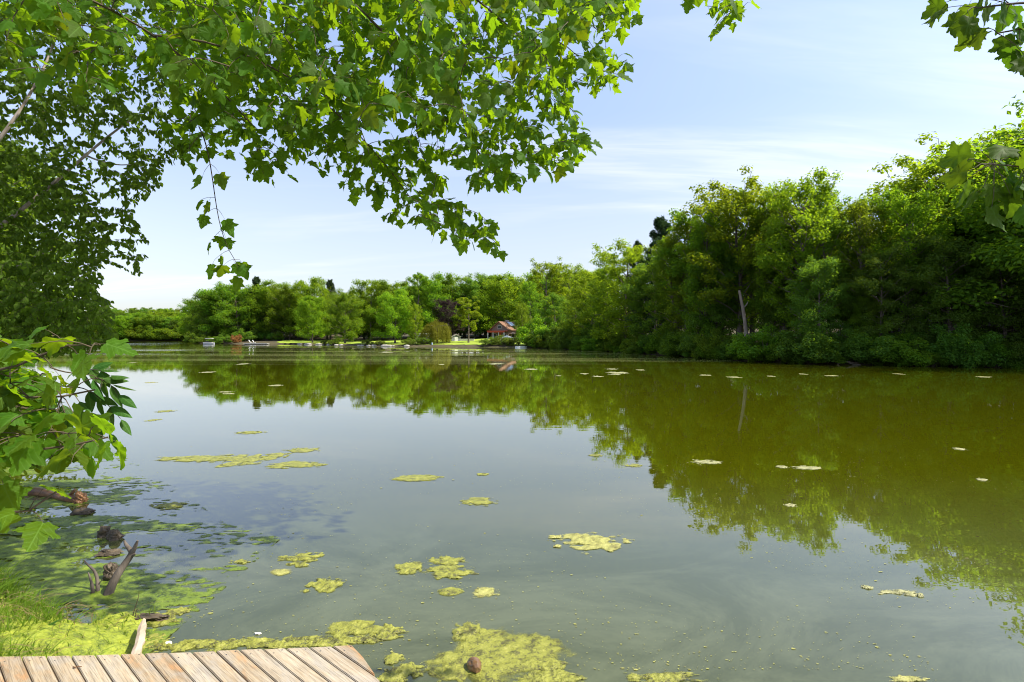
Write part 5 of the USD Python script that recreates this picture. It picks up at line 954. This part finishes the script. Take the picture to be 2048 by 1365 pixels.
b0 = onz(192, 1185); D = b0[1]; t = thing('curved_dead_stick', 'thin curved dead stick left of the forked branch', 'dead branch', b0)
m = px_branch([(192, 1195, 0), (192, 1175, 0), (190, 1155, 0.03), (182, 1140, 0.05), (172, 1131, 0.06), (165, 1123, 0.07)], D, [0.022, 0.019, 0.017, 0.014, 0.011, 0.006]); obj('stem', (m[0] - b0, m[1]), M['dead'], t, smooth=40)
m = px_branch([(181, 1195, -0.05), (181, 1175, -0.05), (178, 1162, -0.04), (173, 1147, -0.03)], D, [0.02, 0.017, 0.011, 0.006], 9); obj('side_stick', (m[0] - b0, m[1]), M['dead'], t, smooth=40)
m = px_branch([(190, 1178, 0), (196, 1168, 0), (202, 1162, 0)], D, [0.008, 0.006, 0.003], 6); obj('side_stick', (m[0] - b0, m[1]), M['dead'], t, smooth=40)
def lump(center, size, seed, rough=0.35, flat=True):
    m_ = trimesh.creation.icosphere(4, 1.0); v = np.array(m_.vertices); v = v * (1 + rough * fbm(v * 1.6 + seed, 4, seed) * 2)[:, None] * size; return v, np.array(m_.faces)
a = onz(48, 988); b = onz(170, 1006); t = thing('floating_log', 'reddish brown log half afloat behind the low hanging leaves at left', 'log', a)
P = spline([[0, 0, 0.03], (b - a) * 0.3 + [0, 0.03, 0.04], (b - a) * 0.65 + [0, -0.03, 0.03], (b - a) + [0, 0, 0.05]], 18); r_ = 0.06 + 0.012 * np.sin(np.linspace(0, 9, 18)); r_[0] = 0.03; r_[-1] = 0.035
obj('bole', tube(P, r_, 12), M['wet'], t, smooth=40); obj('branch_stub', tube(np.array([P[13], P[13] + [0.06, 0, 0.10], P[13] + [0.12, -0.02, 0.15]]), [0.035, 0.028, 0.02], 7), M['wet'], t, smooth=40)
for (px, py, s, seed, lab, mt) in [(158, 1006, (0.10, 0.09, 0.12), 1, 'rotten orange brown stump at the right end of the floating log', 'wet'), (165, 1028, (0.12, 0.10, 0.05), 2, 'low dark lump just below the rotten stump', 'mud'), (205, 1074, (0.07, 0.07, 0.10), 3, 'dark muddy stump with an upright snout, left of its twin', 'mud'), (226, 1080, (0.085, 0.07, 0.085), 4, 'dark rounded muddy lump right beside the snouted stump', 'mud'), (216, 1110, (0.11, 0.09, 0.045), 5, 'flat weedy lump between the twin stumps and the forked branch', 'mud'), (220, 1160, (0.085, 0.07, 0.12), 6, 'dark pointed stump directly behind the forked branch', 'mud')]:
    c_ = onz(px, py); V, F = lump(c_, s, seed * 11); tag(obj('stump', (V + c_ + [0, 0, s[2] * 0.35], F), M[mt], smooth=50), lab, 'stump')
a = onz(266, 1326, 0.12); b = onz(286, 1255, 0.10); a[2] = 0.16; b[2] = 0.15; rg = np.random.default_rng(9); ax_ = nrm(b - a); sd_ = nrm(np.cross(ax_, [0, 0, 1.0])); nz_ = np.cross(sd_, ax_); V = []
tt = np.linspace(0, 1, 12)
for i, q in enumerate(tt):
    c_ = a + (b - a) * q + sd_ * 0.006 * math.sin(5 * q); wl, wr = 0.030 + rg.normal(0, 0.003), 0.030 + rg.normal(0, 0.003)
    if q > 0.8: wl *= (1.05 - q) / 0.25; wr *= 0.6 + 0.4 * (1 - q) / 0.2
    for u_, h_ in ((-wl, -0.015), (-wl, 0.010), (-wl * 0.2, 0.020 + rg.normal(0, 0.002)), (wr * 0.5, 0.013), (wr, 0.006), (wr, -0.015)): V.append(c_ + sd_ * u_ + nz_ * h_)
F = []
for i in range(11):
    for k in range(6): p_, q_ = i * 6 + k, i * 6 + (k + 1) % 6; F += [[p_, q_, q_ + 6], [p_, q_ + 6, p_ + 6]]
F += [[0, k + 1, k] for k in range(1, 5)] + [[66, 66 + k, 67 + k] for k in range(1, 5)]
tag(obj('driftwood', (np.array(V), np.array(F)), M['drift']), 'pale split piece of driftwood poking up behind the dock', 'driftwood')
c_ = onz(300, 1238, 0.02); V, F = lump(c_, (0.13, 0.05, 0.022), 77, 0.6); t = thing('root_clump', 'muddy root clump with thin stems beside the top of the driftwood', 'roots', c_)
obj('clump', (V, F), M['mud'], t, smooth=50)
for pts in ([(262, 1236, 0), (268, 1215, 0), (274, 1195, 0), (275, 1186, 0)], [(268, 1236, 0), (272, 1222, 0), (277, 1226, 0)], [(285, 1245, 0), (300, 1250, 0), (312, 1258, 0)]):
    m = px_branch(pts, c_[1], [0.006, 0.004, 0.002], 9, 5); obj('stem', (m[0] - c_, m[1]), M['twig'], t)
V, F = blades(np.array([[-0.06, 0, 0.02], [-0.02, 0.0, 0.02], [0.02, 0.02, 0.02]]), np.array([0.26, 0.2, 0.22]), np.array([[0.65, 0.0, 0], [0.4, 0.2, 0], [-0.4, 0.1, 0]]), np.array([0.008, 0.008, 0.007]), 8, 1.3); obj('grass_blade', (V, F), M['grass'], t)
c_ = onz(948, 1343); V, F = lump(c_, (0.052, 0.075, 0.055), 5, 0.10); R_ = trimesh.transformations.rotation_matrix(0.5, (0, 0, 1))[:3, :3]; tag(obj('stone', (V @ R_.T + c_ + [0, 0, 0.035], F), M['nut'], smooth=60), 'glossy brown rounded stone resting in the big algae raft', 'stone')
c_ = onz(513, 1272); V, F = lump(c_, (0.026, 0.012, 0.007), 6, 0.3); tag(obj('scrap', (V + c_ + [0, 0, 0.008], F), M['scrap'], smooth=50), 'small white scrap floating behind the dock', 'scrap')
c_ = onz(333, 1293); V, F = lump(c_, (0.028, 0.022, 0.014), 8, 0.25); tag(obj('pebble', (V + c_ + [0, 0, 0.012], F), M['scrap'], smooth=50), 'pale pebble at the dock edge right of the driftwood', 'pebble')
